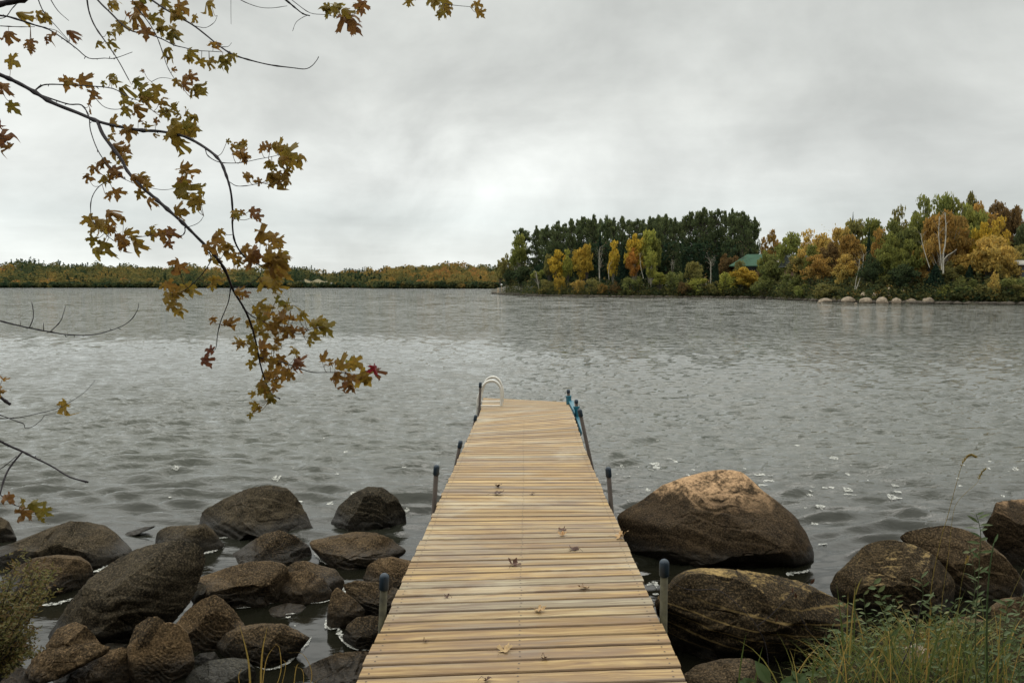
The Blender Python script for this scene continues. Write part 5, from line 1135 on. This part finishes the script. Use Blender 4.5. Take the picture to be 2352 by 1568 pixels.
# stone jetty and lamp post at the tip
jt = MB(); a = onz(*C3(188, 966)); b = onz(*C3(520, 975)); 
for i in range(70):
    f = rgr.uniform(0, 1); p = a + (b - a) * f; s_ = rgr.uniform(.3, .7); jt.add(S4 * np.array((s_ * 1.4, s_, s_ * .6)) + np.array((p[0], p[1] + rgr.uniform(0, 2), .25 + .25 * rgr.rand() * min(1, f * 3))), F4)
props(jt.build('stone_jetty', M['rubble'], smooth=True, loc=a), 'low dark stone jetty at the tip of the wooded point', 'jetty')
lp = at(*C3(250, 950), 240); lamp = thing('lamp_post', 'thin white-topped lamp post at the tip of the wooded point', 'lamp post', (lp[0], 240, .3))
m_ = MB(); m_.tube([(lp[0], 240, .2), (lp[0], 240, at(*C3(250, 895), 240)[2])], .09, 8); m_.build('pole', M['pale_wood'], lamp)
zt = at(*C3(250, 888), 240)[2]; m_ = MB(); m_.add(S4 * np.array((.28, .28, .26)) + np.array((lp[0], 240, zt - .1)), F4); m_.build('lamp_head', M['white'], lamp, smooth=True)
wp = at(*C3(222, 945), 240); m_ = MB(); m_.tube([(wp[0], 240, .1), (wp[0], 240, 1.6), (wp[0], 240, 1.7)], [.30, .2, .06], 8); props(m_.build('marker_cone', M['pale_wood'], loc=(wp[0], 240, .1)), 'small white marker beside the lamp post on the jetty', 'marker')
for x, h_, lab in [(290, 30, 'leftmost short pale post on the jetty'), (303, 34, 'middle short pale post on the jetty'), (318, 32, 'rightmost short pale post on the jetty')]:
    p = at(*C3(x, 945), 238); m_ = MB(); m_.tube([(p[0], 238, .3), (p[0], 238, .3 + h_ * .035)], .14, 7); props(m_.build('mooring_post', M['pale_wood'], loc=(p[0], 238, .3)), lab, 'post', 'short posts on the jetty')
for x, y0, y1, r_, lab in [(1243, 985, 912, .24, 'tall pale standing stump on the spit'), (1042, 980, 950, .5, 'squat pale stump at the left on the spit'), (1125, 985, 955, .4, 'leaning split stump in the middle of the spit'), (1168, 985, 955, .12, 'thin leaning stick stump on the spit'), (1362, 990, 930, .13, 'thin post standing right of the tall stump'), (1622, 985, 930, .12, 'thin post above the last pale boulder')]:
    Y = shoreY(C4(x, 0)[0]) + 1.5; a = at(*C4(x, y0), Y); b = at(*C4(x + (6 if 'lean' in lab else 2), y1), Y); m_ = MB(); m_.tube([a, (a + b) / 2, b], [r_ * 1.1, r_, r_ * .55], 8); o = props(m_.build('tree_stump', M['pale_wood'], loc=a), lab, 'stump', 'stumps and posts on the spit')

# cabins
def house(base, w_, d_, hw, hr, mats, label, rot=0., name='cabin', windows=True, over=.8, hip=0.):
    r = thing(name, label, 'house', base); b = np.array(base)
    def tf(p): c_, s_ = math.cos(rot), math.sin(rot); return np.array((p[0] * c_ - p[1] * s_, p[0] * s_ + p[1] * c_, p[2])) + b
    V = [tf(p) for p in [(-w_/2, -d_/2, 0), (w_/2, -d_/2, 0), (w_/2, d_/2, 0), (-w_/2, d_/2, 0), (-w_/2, -d_/2, hw), (w_/2, -d_/2, hw), (w_/2, d_/2, hw), (-w_/2, d_/2, hw), (-w_/2 + hip, 0, hw + hr), (w_/2, 0, hw + hr)]]
    mesh_obj('wall', V, [(0, 1, 5, 4), (1, 2, 6, 9, 5), (2, 3, 7, 6), (3, 0, 4, 8, 7)], mats[1], r)
    o = over; k = hr / (d_ / 2); A = []
    for t_ in (0, .18):
        A += [tf(p) for p in [(-w_/2 - o, -d_/2 - o, hw - o * k + .02 + t_), (w_/2 + o, -d_/2 - o, hw - o * k + .02 + t_), (-w_/2 - o + hip, 0, hw + hr + .02 + t_), (w_/2 + o, 0, hw + hr + .02 + t_), (-w_/2 - o, d_/2 + o, hw - o * k + .02 + t_), (w_/2 + o, d_/2 + o, hw - o * k + .02 + t_)]]
    mesh_obj('roof', A, [(6, 7, 9, 8), (8, 9, 11, 10), (0, 2, 3, 1), (2, 4, 5, 3), (0, 1, 7, 6), (5, 4, 10, 11), (0, 6, 8, 2), (2, 8, 10, 4), (6, 10, 8), (0, 2, 4), (1, 3, 9, 7), (3, 5, 11, 9)], mats[0], r)
    if windows:
        for x in (-w_ * .28, w_ * .22):
            m_ = MB(); m_.box((0, 0, 0), (.02, .02, .02)); V = [tf(p) for p in [(x - .9, -d_/2 - .02, 1.0), (x + .9, -d_/2 - .02, 1.0), (x + .9, -d_/2 - .02, 2.3), (x - .9, -d_/2 - .02, 2.3), (x - .9, -d_/2 + .05, 1.0), (x + .9, -d_/2 + .05, 1.0), (x + .9, -d_/2 + .05, 2.3), (x - .9, -d_/2 + .05, 2.3)]]
            mesh_obj('window', V, [(0, 1, 2, 3), (4, 7, 6, 5), (0, 4, 5, 1), (3, 2, 6, 7), (0, 3, 7, 4), (1, 5, 6, 2)], mats[2], r)
    return r
u, v = C4(125, 726); Yh = shoreY(u) + 5.5; pb = at(u, 680, Yh); ez = at(u, v, Yh)[2]; rz = at(u, C4(0, 628)[1], Yh)[2]
house((pb[0] - .2, Yh + 4.5, ez - 2.4), 5.0, 9.0, 2.4, rz - ez - .35, (M['roof_green'], M['house_wood'], M['dark_glass']), 'wooden cabin with a green metal roof half hidden among the trees', rot=-.25, over=.9, hip=3.6)
u, v = C4(560, 650); Yh = shoreY(u) + 13; pb = at(u, 680, Yh); house((pb[0], Yh + 2, at(u, v, Yh)[2] - 4.0), 4.6, 5.0, 2.4, 1.5, (M['roof_grey'], M['house_wood'], M['dark_glass']), 'grey-roofed cottage deep in the autumn trees right of the green roof', rot=.1)
u, v = C4(2330, 705); Yh = shoreY(u) + 4; pb = at(u, 680, Yh); house((pb[0] + 2.5, Yh + 2, at(u, v, Yh)[2] - 3.0), 5.0, 3.0, 2.7, .4, (M['roof_pale'], M['house_wood'], M['dark_glass']), 'cabin with a pale roof edge at the right edge of the far shore', rot=.0, over=.5)

# ------------------------------------------------------------------ far shore, hills and forest mass
sky_u = [-400, 0, 60, 100, 150, 250, 350, 500, 680, 760, 830, 880, 905, 930, 1000, 1040, 1085, 1130, 1200, 1500, 2400]
sky_v = [605, 607, 598, 600, 604, 607, 610, 612, 617, 621, 622, 619, 616, 610, 605, 606, 612, 613, 612, 612, 612]
def far_ground(u, t_):   # t_ 0 at water .. 1 at crest
    Y0 = float(np.interp(u, [-400, 300, 820, 870, 1200, 2400], [720, 700, 680, 590, 560, 560])); return Y0 + t_ * 260, Y0
V = []; UU = np.linspace(-600, 3000, 260); TS = np.linspace(0, 1, 12)
def crest_z(u): Y, Y0 = far_ground(u, 1.); return at(u, float(np.interp(u, sky_u, sky_v)), Y)[2] - 7.5
for u in UU:
    for t_ in TS:
        Y, Y0 = far_ground(u, t_); z = (.25 + (crest_z(u) - .25) * (t_ ** 1.1)) if t_ > 0 else -.5; V.append((at(u, 655, Y)[0], Y, z))
V = np.array(V); n = len(TS); Fc = [(i * n + k, (i + 1) * n + k, (i + 1) * n + k + 1, i * n + k + 1) for i in range(len(UU) - 1) for k in range(n - 1)]
props(mesh_obj('hills', V, Fc, M['forest_floor'], smooth=True), 'low wooded hills behind the lake', kind='structure')
rgh = np.random.RandomState(12); C = []; tv = []; sz = []
def fartree(u, Y, z0, h, wd, con, tint):
    x = at(u, 655, Y)[0]; n = 46 if Y < 760 else 34
    if con: t_ = rgh.rand(n); r_ = wd * .5 * (1 - t_) * np.sqrt(rgh.rand(n)); z = z0 + h * (.08 + .92 * t_)
    else:
        d = rgh.normal(0, 1, (n, 3)); d /= np.linalg.norm(d, axis=1)[:, None]; r_ = wd * .5 * np.hypot(d[:, 0], d[:, 1]) * rgh.uniform(.6, 1.05, n); z = z0 + h * (.56 + .44 * d[:, 2])
    a = rgh.uniform(0, 6.28, n); C.append(np.stack([x + r_ * np.cos(a), Y + r_ * np.sin(a), z], -1)); tv.append(np.full(n, tint)); sz.append(np.full(n, .55 if con else .75))
for i in range(5200):
    u = rgh.uniform(-520, 1260) if i % 8 else rgh.uniform(1260, 2900); t_ = rgh.rand() ** .8 * 1.0; Y, Y0 = far_ground(u, t_)
    if 660 < u < 760 and t_ < .30 and rgh.rand() < .93: continue
    z0 = .25 + (crest_z(u) - .25) * (max(t_, 0) ** 1.1); con = rgh.rand() < (.30 if u < 220 else (.5 if 640 < u < 880 else .12)) or (t_ > .93 and u < 880 and rgh.rand() < .35)
    hillw = 880 < u < 1120
    h = (rgh.uniform(7, 9.6) if con else rgh.uniform(6, 9.0)) * (1.0 if t_ > .1 else .8) * (1 + .45 * vn(np.array([[u * .045, 3.3, t_ * 2]]))[0] + rgh.normal(0, .1))
    nz = vn(np.array([[u * .016, t_ * 3, 0]]))[0] * 1.3
    if con: tint = rgh.uniform(.12, .34)
    else: tint = np.clip(rgh.normal(.60 + .20 * nz + (.10 if hillw else 0), .09), .25, 1.)
    if t_ < .06 and rgh.rand() < .25: tint = rgh.uniform(.7, .95)
    fartree(u, Y + 3, z0, h, rgh.uniform(3.8, 5.4) if con else rgh.uniform(6, 10), con, tint)
for i in range(1500):      # shrubs at the water's edge
    u = rgh.uniform(-500, 1300); Y, Y0 = far_ground(u, 0.); 
    if 690 < u < 752 and rgh.rand() < .7: continue
    fartree(u, Y + rgh.uniform(1, 8), .1, rgh.uniform(2.5, 5), rgh.uniform(4, 7), False, np.clip(rgh.normal(.38, .14), .1, .8))
C = np.vstack(C); tv = np.concatenate(tv); V, Fq = quads(C, 1.0, rgh)
V = (V.reshape(-1, 4, 3) - C[:, None]) * np.concatenate(sz)[:, None, None] * 1.5 + C[:, None]; V = V.reshape(-1, 3)
props(mesh_obj('far_forest', V, Fq, M['mass'], attrs={'tint': np.repeat(tv, 4)}), 'mixed autumn forest covering the far shore', 'forest', kind='stuff')
# dry field and white boathouse on the far shore
Yf = 690; m_ = MB(); V = []
for u in np.linspace(700, 752, 20): V += [tuple(at(u, 660, 684)[:2]) + (1.0,), tuple(at(u, 652, 735)[:2]) + (6.5 + math.sin(u * .2),)]
m_.add(V, [(i * 2, i * 2 + 2, i * 2 + 3, i * 2 + 1) for i in range(19)]); props(m_.build('field', M['field'], smooth=True), 'dry open field on the far shore', kind='structure')
ph = at(767, 659, 688); house((ph[0], 688, 1.2), 3.9 * 1.2, 4, 2.2, .9, (M['white'], M['white'], M['dark_glass']), 'tiny white boathouse on the far shore beside the dry field', name='boathouse', windows=False, over=.3)

# ------------------------------------------------------------------ near vegetation
rv = random.Random(77)
def blade(m_, base, tip, w_, tint, n=6, sag=.2, twist=None):
    base = np.asarray(base, float); tip = np.asarray(tip, float); d = tip - base; mid_ = base + d * .55 + np.array((-d[0] * .25, -d[1] * .25, np.linalg.norm(d) * sag))
    L_ = []
    for i in range(n + 1):
        t_ = i / n; L_.append((1 - t_) ** 2 * base + 2 * t_ * (1 - t_) * mid_ + t_ * t_ * tip)
    side = np.array((rv.uniform(.5, 1), rv.uniform(-.6, .6), 0)) if twist is None else twist; side /= np.linalg.norm(side); V = []
    for i, p in enumerate(L_):
        ww = w_ * (1 - (i / n) ** 2.2) * (.6 + .4 * min(1, i / 2)) + .0002; V += [p - side * ww / 2, p + side * ww / 2]
    m_.add(V, [(2 * i, 2 * i + 1, 2 * i + 3, 2 * i + 2) for i in range(n)], 0, tint)
def oval_leaf(m_, base, dirv, ln, wd, tint, normal=None, bend=.2):
    d = np.asarray(dirv, float); d /= np.linalg.norm(d); nn = np.array((rv.uniform(-.6, .6), rv.uniform(-1, -.1), rv.uniform(.1, 1))) if normal is None else np.asarray(normal, float)
    s_ = np.cross(d, nn); s_ /= np.linalg.norm(s_) + 1e-9; up = np.cross(s_, d); V = []; prof = [0, .55, .9, 1, .85, .5, 0]
    for i, q in enumerate(prof):
        t_ = i / 6; c_ = np.asarray(base) + d * ln * t_ + up * (-bend * ln * t_ * t_); V += [c_ - s_ * wd * q / 2 + up * wd * .12 * q, c_, c_ + s_ * wd * q / 2 + up * wd * .12 * q]
    m_.add(V, [(3 * i + k, 3 * i + k + 1, 3 * i + 4 + k, 3 * i + 3 + k) for i in range(6) for k in (0, 1)], 0, tint)
def gz(x, y): return float(bank(np.array([x]), np.array([y]))[0])
# grass
gm = MB(); cnt = 0
for i in range(1050):
    u = rv.triangular(1700, 2400, 2080) if i % 4 else rv.uniform(1640, 2380); Y = rv.uniform(3.75, 5.0); p = at(u, 1500, Y); x = p[0]; z = gz(x, Y)
    if z < .2: continue
    dens = min(1, max(.12, (u - 1660) / 260.)); 
    if rv.random() > dens: continue
    topv = float(np.interp(u, [1640, 1750, 1850, 1950, 2050, 2150, 2250, 2352], [1510, 1490, 1480, 1450, 1430, 1400, 1420, 1440])) + rv.uniform(0, 130) * rv.random()
    h = max(.06, min(.45, at(u, topv, Y)[2] - z)); ln = rv.uniform(-.26, .26) + rv.uniform(-.14, .14)
    blade(gm, (x, Y, z - .02), (x + ln, Y + rv.uniform(-.12, .12), z + h * rv.uniform(.25, 1.25) ** 1.2), rv.uniform(.003, .009), rv.choice([0.1, .15, .2, .25, .3, .4, .5, .7, .9, 1.1]), sag=rv.uniform(.05, .35))
props(gm.build('grass', M['grass']), 'long green and yellow grass on the bank right of the dock', 'grass', kind='stuff')
wm = MB()
for i in range(130):
    u = rv.uniform(1760, 2370); Y = rv.uniform(3.8, 4.9); p = at(u, 1500, Y); z = gz(p[0], Y)
    if z < .3: continue
    hh = rv.uniform(.05, .30); tipp = np.array((p[0] + rv.uniform(-.1, .1), Y + rv.uniform(-.05, .05), z + hh)); rt_ = np.array((p[0], Y, z)); ti = rv.choice([0, .1, .2, .3, .4, .6, 1.])
    wm.tube([rt_, (rt_ + tipp) / 2 + np.array((.01, 0, .01)), tipp], [.0015, .0008], 4, 0, ti)
    for k in range(7):
        q = rt_ + (tipp - rt_) * (.3 + .7 * k / 6); oval_leaf(wm, q, ((-1) ** k * rv.uniform(.4, 1), rv.uniform(-.6, .3), rv.uniform(-.1, .8)), rv.uniform(.02, .05), rv.uniform(.006, .015), ti + rv.uniform(-.1, .2))
props(wm.build('ground_cover', M['plant']), 'low leafy weeds tangled through the bank grass', 'weeds', kind='stuff')
def stalk_plant(name, label, cat, conv, pts, Y, r0, lmat='plant', leaves=None, tint=.3, group=None, stemtint=None, head=None, wide=.010, long_=.045, stemmat='grass'):
    P = smooth_line([at(*conv(*p), Y) for p in pts], 5); root = P[0]
    zg = gz(root[0], Y)
    if root[2] > zg: P = [np.array((root[0] - .01, Y, zg - .03))] + P
    r = thing(name, label, cat, P[0], group)
    m_ = MB(); m_.tube(P, [r0, r0 * .45], 6, 0, tint if stemtint is None else stemtint); m_.build('stem', M[stemmat], r, smooth=True)
    if leaves:
        lm_ = MB(); n = len(P)
        for k in range(leaves):
            f = .12 + .88 * k / max(1, leaves - 1); j = min(n - 1, int(f * (n - 1))); sd_ = 1 if k % 2 else -1
            oval_leaf(lm_, P[j], (sd_ * rv.uniform(.5, 1), rv.uniform(-.5, .4), rv.uniform(.1, .8)), long_ * rv.uniform(.7, 1.2), wide * rv.uniform(.8, 1.2), tint + rv.uniform(-.15, .25))
        lm_.build('leaves', M[lmat], r)
    if head:
        hm = MB(); q = P[-head:]
        for p in q:
            for _ in range(7): oval_leaf(hm, p, (rv.uniform(-.5, .5), rv.uniform(-.3, .3), rv.uniform(.2, 1)), .013, .003, .95, bend=0)
        hm.build('seed_head', M['grass'], r)
    return r
gs = 'weed stems rising out of the bank grass'
stalk_plant('grass_stalk', 'tallest grass stalk with a drooping seed head, reaching above the right boulders', 'grass stalk', C8, [(1790,1240),(1830,1000),(1850,760),(1900,520),(1935,400),(1975,250),(2010,130),(2040,85),(2065,73),(2090,85)], 3.9, .0016, head=16, tint=.9, group=gs)
stalk_plant('grass_stalk', 'thin stalk with a feathery head just right of the tallest one', 'grass stalk', C8, [(1880,1200),(1900,900),(1935,640),(1960,420),(1985,330),(2050,260),(2095,220),(2120,170),(2140,150)], 4.0, .0011, head=9, tint=.9, group=gs)
stalk_plant('grass_stalk', 'pale stalk arching over to the right beside the dark weed stem', 'grass stalk', C8, [(1960,1200),(1985,1000),(2005,800),(2030,680),(2045,630)], 4.0, .0012, head=5, tint=.8, group=gs)
stalk_plant('grass_stalk', 'curved yellow stalk lying out over the rock at the right edge', 'grass stalk', C8, [(2100,1190),(2150,1080),(2230,960),(2290,820),(2352,690)], 3.9, .0012, tint=.8, group=gs)
stalk_plant('weed_plant', 'thick dark bare weed stem standing straight near the right edge', 'weed', C8, [(2152,1330),(2148,1100),(2150,900),(2158,760),(2170,650),(2186,550)], 3.8, .0048, tint=.0, group=gs, leaves=4, stemmat='plant')
stalk_plant('weed_plant', 'leafy green stem with a pointed tip rising before the tan-capped boulder', 'weed', C8, [(2090,1260),(2085,1000),(2100,800),(2110,600),(2115,500),(2105,440),(2088,385)], 3.9, .0025, leaves=20, tint=.2, group=gs, long_=.06, wide=.013, stemmat='plant')
stalk_plant('weed_plant', 'leafy stem with broad pale leaves in front of the domed boulder', 'weed', C8, [(1640,1150),(1610,1000),(1585,900),(1560,830),(1530,770)], 3.9, .0018, leaves=12, tint=.35, group=gs, long_=.045, wide=.017, stemmat='plant')
stalk_plant('weed_plant', 'leafy stem right of the broad pale-leaved one, with narrow upright leaves', 'weed', C8, [(1760,1180),(1770,1000),(1790,900),(1800,820),(1790,740)], 3.95, .0018, leaves=14, tint=.25, group=gs, long_=.05, wide=.012, stemmat='plant')
stalk_plant('weed_plant', 'bushy leafy stem between the dark weed stem and the right edge', 'weed', C8, [(2230,1260),(2235,1100),(2250,980),(2260,900),(2240,860)], 3.85, .002, leaves=16, tint=.2, group=gs, long_=.05, wide=.014, stemmat='plant')
stalk_plant('weed_plant', 'grey-green leafy stem just left of the dark weed stem', 'weed', C8, [(2020,1220),(2040,1050),(2070,900),(2085,740),(2050,560)], 4.0, .002, leaves=24, tint=.3, group=gs, long_=.045, wide=.012, stemmat='plant')
stalk_plant('weed_plant', 'short leafy stem left of the small pale rock', 'weed', C8, [(1520,1250),(1500,1150),(1490,1000),(1480,900),(1475,830)], 3.9, .0016, leaves=10, tint=.35, group=gs, long_=.035, wide=.013, stemmat='plant')
stalk_plant('weed_plant', 'leafy stem spreading low at the centre of the grass', 'weed', C8, [(1900,1250),(1880,1130),(1870,1030),(1850,930),(1830,860)], 3.85, .0018, leaves=16, tint=.25, group=gs, long_=.05, wide=.013, stemmat='plant')
stalk_plant('weed_plant', 'bent leafy stem at the bottom right corner', 'weed', C8, [(2330,1320),(2320,1200),(2310,1100),(2330,1010)], 3.8, .0018, leaves=12, tint=.3, group=gs, long_=.045, wide=.013, stemmat='plant')
yb = thing('sedge_clump', 'upright orange-yellow and green blades at the left of the bank grass', 'plant', at(*C8(1390, 1150), 4.1)); m_ = MB()
for (x0, y0, x1, y1, w_, ti) in [(1365,1160,1325,760,.008,.1),(1380,1130,1390,810,.008,.85),(1395,1150,1432,760,.009,.9),(1420,1090,1430,760,.008,.0),(1370,1080,1340,900,.006,.2),(1480,1080,1420,900,.007,.95),(1432,770,1472,728,.008,.8)]:
    blade(m_, at(*C8(x0, y0 + 60), 4.1), at(*C8(x1, y1), 4.1), w_, ti, sag=.02, twist=np.array((1, .2, 0)))
m_.build('blades', M['grass'], yb)
bl = thing('broadleaf_plant', 'low plant with large rounded green leaves at the bottom edge', 'plant', at(*C8(1000, 1310), 3.9)); m_ = MB()
for (x, y, dx_, dz_, ln, wd, ti) in [(960,1320,-.55,1,.125,.062,.15),(900,1330,-1,.3,.09,.05,.2),(1010,1320,.9,.25,.13,.05,.1),(1130,1300,-.6,.7,.06,.032,.3),(1150,1260,.9,.0,.075,.026,.35),(1080,1330,.5,.5,.09,.05,.15),(1300,1330,.4,.6,.07,.035,.2),(860,1340,-.4,.6,.06,.04,.2)]:
    oval_leaf(m_, at(*C8(x, y), 3.85), (dx_, -.1, dz_), ln, wd, ti, (0, -1, .5))
m_.build('leaves', M['plant'], bl); m_ = MB(); m_.tube([at(*C8(980, 1420), 3.9), at(*C8(1000, 1320), 3.87)], .003, 6); m_.build('stem', M['plant'], bl)
# bare twigs over the long striped boulder
def twig(label, pts_list, Y, tint=1.2):
    r = thing('bare_twig', label, 'twig', at(*C8(*pts_list[0][0][0]), Y), 'bare twigs over the long striped boulder'); m_ = MB()
    for pts, r_ in pts_list: m_.tube(smooth_line([at(*C8(*p), Y) for p in pts], 5), [r_, r_ * .5], 6, 0, tint)
    m_.build('stem', M['bark_dark'], r, smooth=True); return r
t1 = twig('forked bare twig arching left across the striped boulder', [([(960,1260),(940,1110),(890,1000),(840,940),(760,860),(690,810),(650,800),(560,805),(490,795),(420,760)], .0022), ([(890,1005),(960,950),(1030,880),(1090,820),(1150,770),(1190,740)], .0016)], 4.3)
lm_ = MB()
for (x, y) in [(1090,790),(1100,820),(1205,740),(1190,745),(1000,950),(1015,980)]: oval_leaf(lm_, at(*C8(x, y), 4.3), (rv.uniform(-.4, .4), 0, -1), .035, .012, 1.3)
lm_.build('dried_leaves', M['dry_leaf'], t1)
twig('bare twig rising left out of the grass to the striped boulder', [([(1420,1260),(1340,1150),(1240,1100),(1170,1020),(1130,950),(1112,895)], .0022), ([(1330,1140),(1300,1160),(1260,1190)], .0012)], 4.2)
twig('dark curved twig standing in the middle of the grass', [([(1640,1330),(1690,1200),(1740,1080),(1770,960),(1785,870)], .0026)], 3.9)
for k, (x0, y0, x1, y1, lab) in enumerate([(780,1330,835,1035,'single green blade curving up left of the rounded leaves'), (870,1300,925,1110,'dark green blade right of the single curving one')]):
    m_ = MB(); blade(m_, at(*C8(x0, y0 + 120), 4.0), at(*C8(x1, y1), 4.0), .009, .1, sag=.12, twist=np.array((1, 0, .1))); props(m_.build('grass_stalk', M['grass'], loc=at(*C8(x0, y0 + 120), 4.0)), lab, 'grass blade')

# sedge at the bottom among the left rocks
sg_ = thing('sedge_clump', 'sparse rusty brown sedge blades at the bottom among the left rocks', 'plant', at(*C6(1470, 1300), 4.6)); m_ = MB()
for (pts, w_, ti) in [([(1440,1300),(1425,1080),(1375,880)], .011, 1.0), ([(1495,1300),(1505,1050),(1535,892)], .011, 1.05), ([(1560,1300),(1612,1150),(1605,1020),(1580,988)], .004, 1.1), ([(1500,1280),(1530,1080),(1590,985)], .004, 1.1), ([(1600,1300),(1640,1120),(1625,1080)], .003, 1.1), ([(1680,1300),(1700,1130),(1725,1100)], .005, 1.1), ([(1760,1300),(1790,1160),(1740,1050),(1660,1040)], .004, 1.1), ([(1800,1300),(1800,1220),(1850,1180)], .003, 1.1), ([(1390,1300),(1370,1180),(1390,1130)], .004, 1.1), ([(1740,1300),(1740,1150),(1690,1120)], .003, 1.1)]:
    P = smooth_line([at(*C6(*p), 4.6) for p in pts], 6); n = len(P); V = []
    for i, p in enumerate(P): ww = w_ * (1 - (i / (n - 1)) ** 2) + .0006; V += [p - np.array((ww / 2, 0, 0)), p + np.array((ww / 2, .001, 0))]
    m_.add(V, [(2 * i, 2 * i + 1, 2 * i + 3, 2 * i + 2) for i in range(n - 1)], 0, ti)
m_.build('blades', M['grass'], sg_)

# leafy shrub at the left edge
Ys = 4.7; sb = at(*C6(-60, 1260), Ys); shrub = thing('shrub', 'small-leaved olive shrub at the bottom left in front of the rocks', 'shrub', sb); sm_ = MB(); lm_ = MB()
for k in range(100):
    if k < 80:
        ang_ = rv.uniform(0, 1); ex = rv.uniform(-90, 330); ey = rv.uniform(460, 960) if ex < 180 else rv.uniform(510, 780)
    else: ex = rv.uniform(120, 250); ey = rv.uniform(880, 1080)
    st_ = np.array(C6(rv.uniform(-140, -20), rv.uniform(1180, 1300))); en = np.array(C6(ex, ey)); Yd = Ys + rv.uniform(-.25, .25)
    md = (st_ + en) / 2 + np.array((rv.uniform(-15, 5), rv.uniform(-20, 5)))
    P = smooth_line([at(*st_, Ys), at(*md, (Ys + Yd) / 2), at(*en, Yd)], 9); sm_.tube(P, [.003, .0009], 5)
    for j in range(5, len(P)):
        for _ in range(4):
            q = P[j] + np.array([rv.uniform(-.018, .018) for _ in range(3)]); oval_leaf(lm_, q, (rv.uniform(-1, 1), rv.uniform(-.8, .8), rv.uniform(-.2, 1)), rv.uniform(.018, .034), rv.uniform(.006, .011), rv.choice([.1, .3, .4, .6, .8, 1.]))
sm_.build('stems', M['bark_dark'], shrub); lm_.build('leaves', M['shrub_leaf'], shrub)
# single leaves on the rocks
for conv, x, y, Y, s_, ti, lab in []:
    pass
for conv, x, y, Y, s_, ti, lab in [(C6, 695, 850, 5.75, .035, .1, 'small yellow leaf on the long diagonal boulder'), (C6, 36, 1172, 4.85, .04, .4, 'orange leaf on the boulder in the bottom left corner')]:
    pass
print('DONE BUILD')
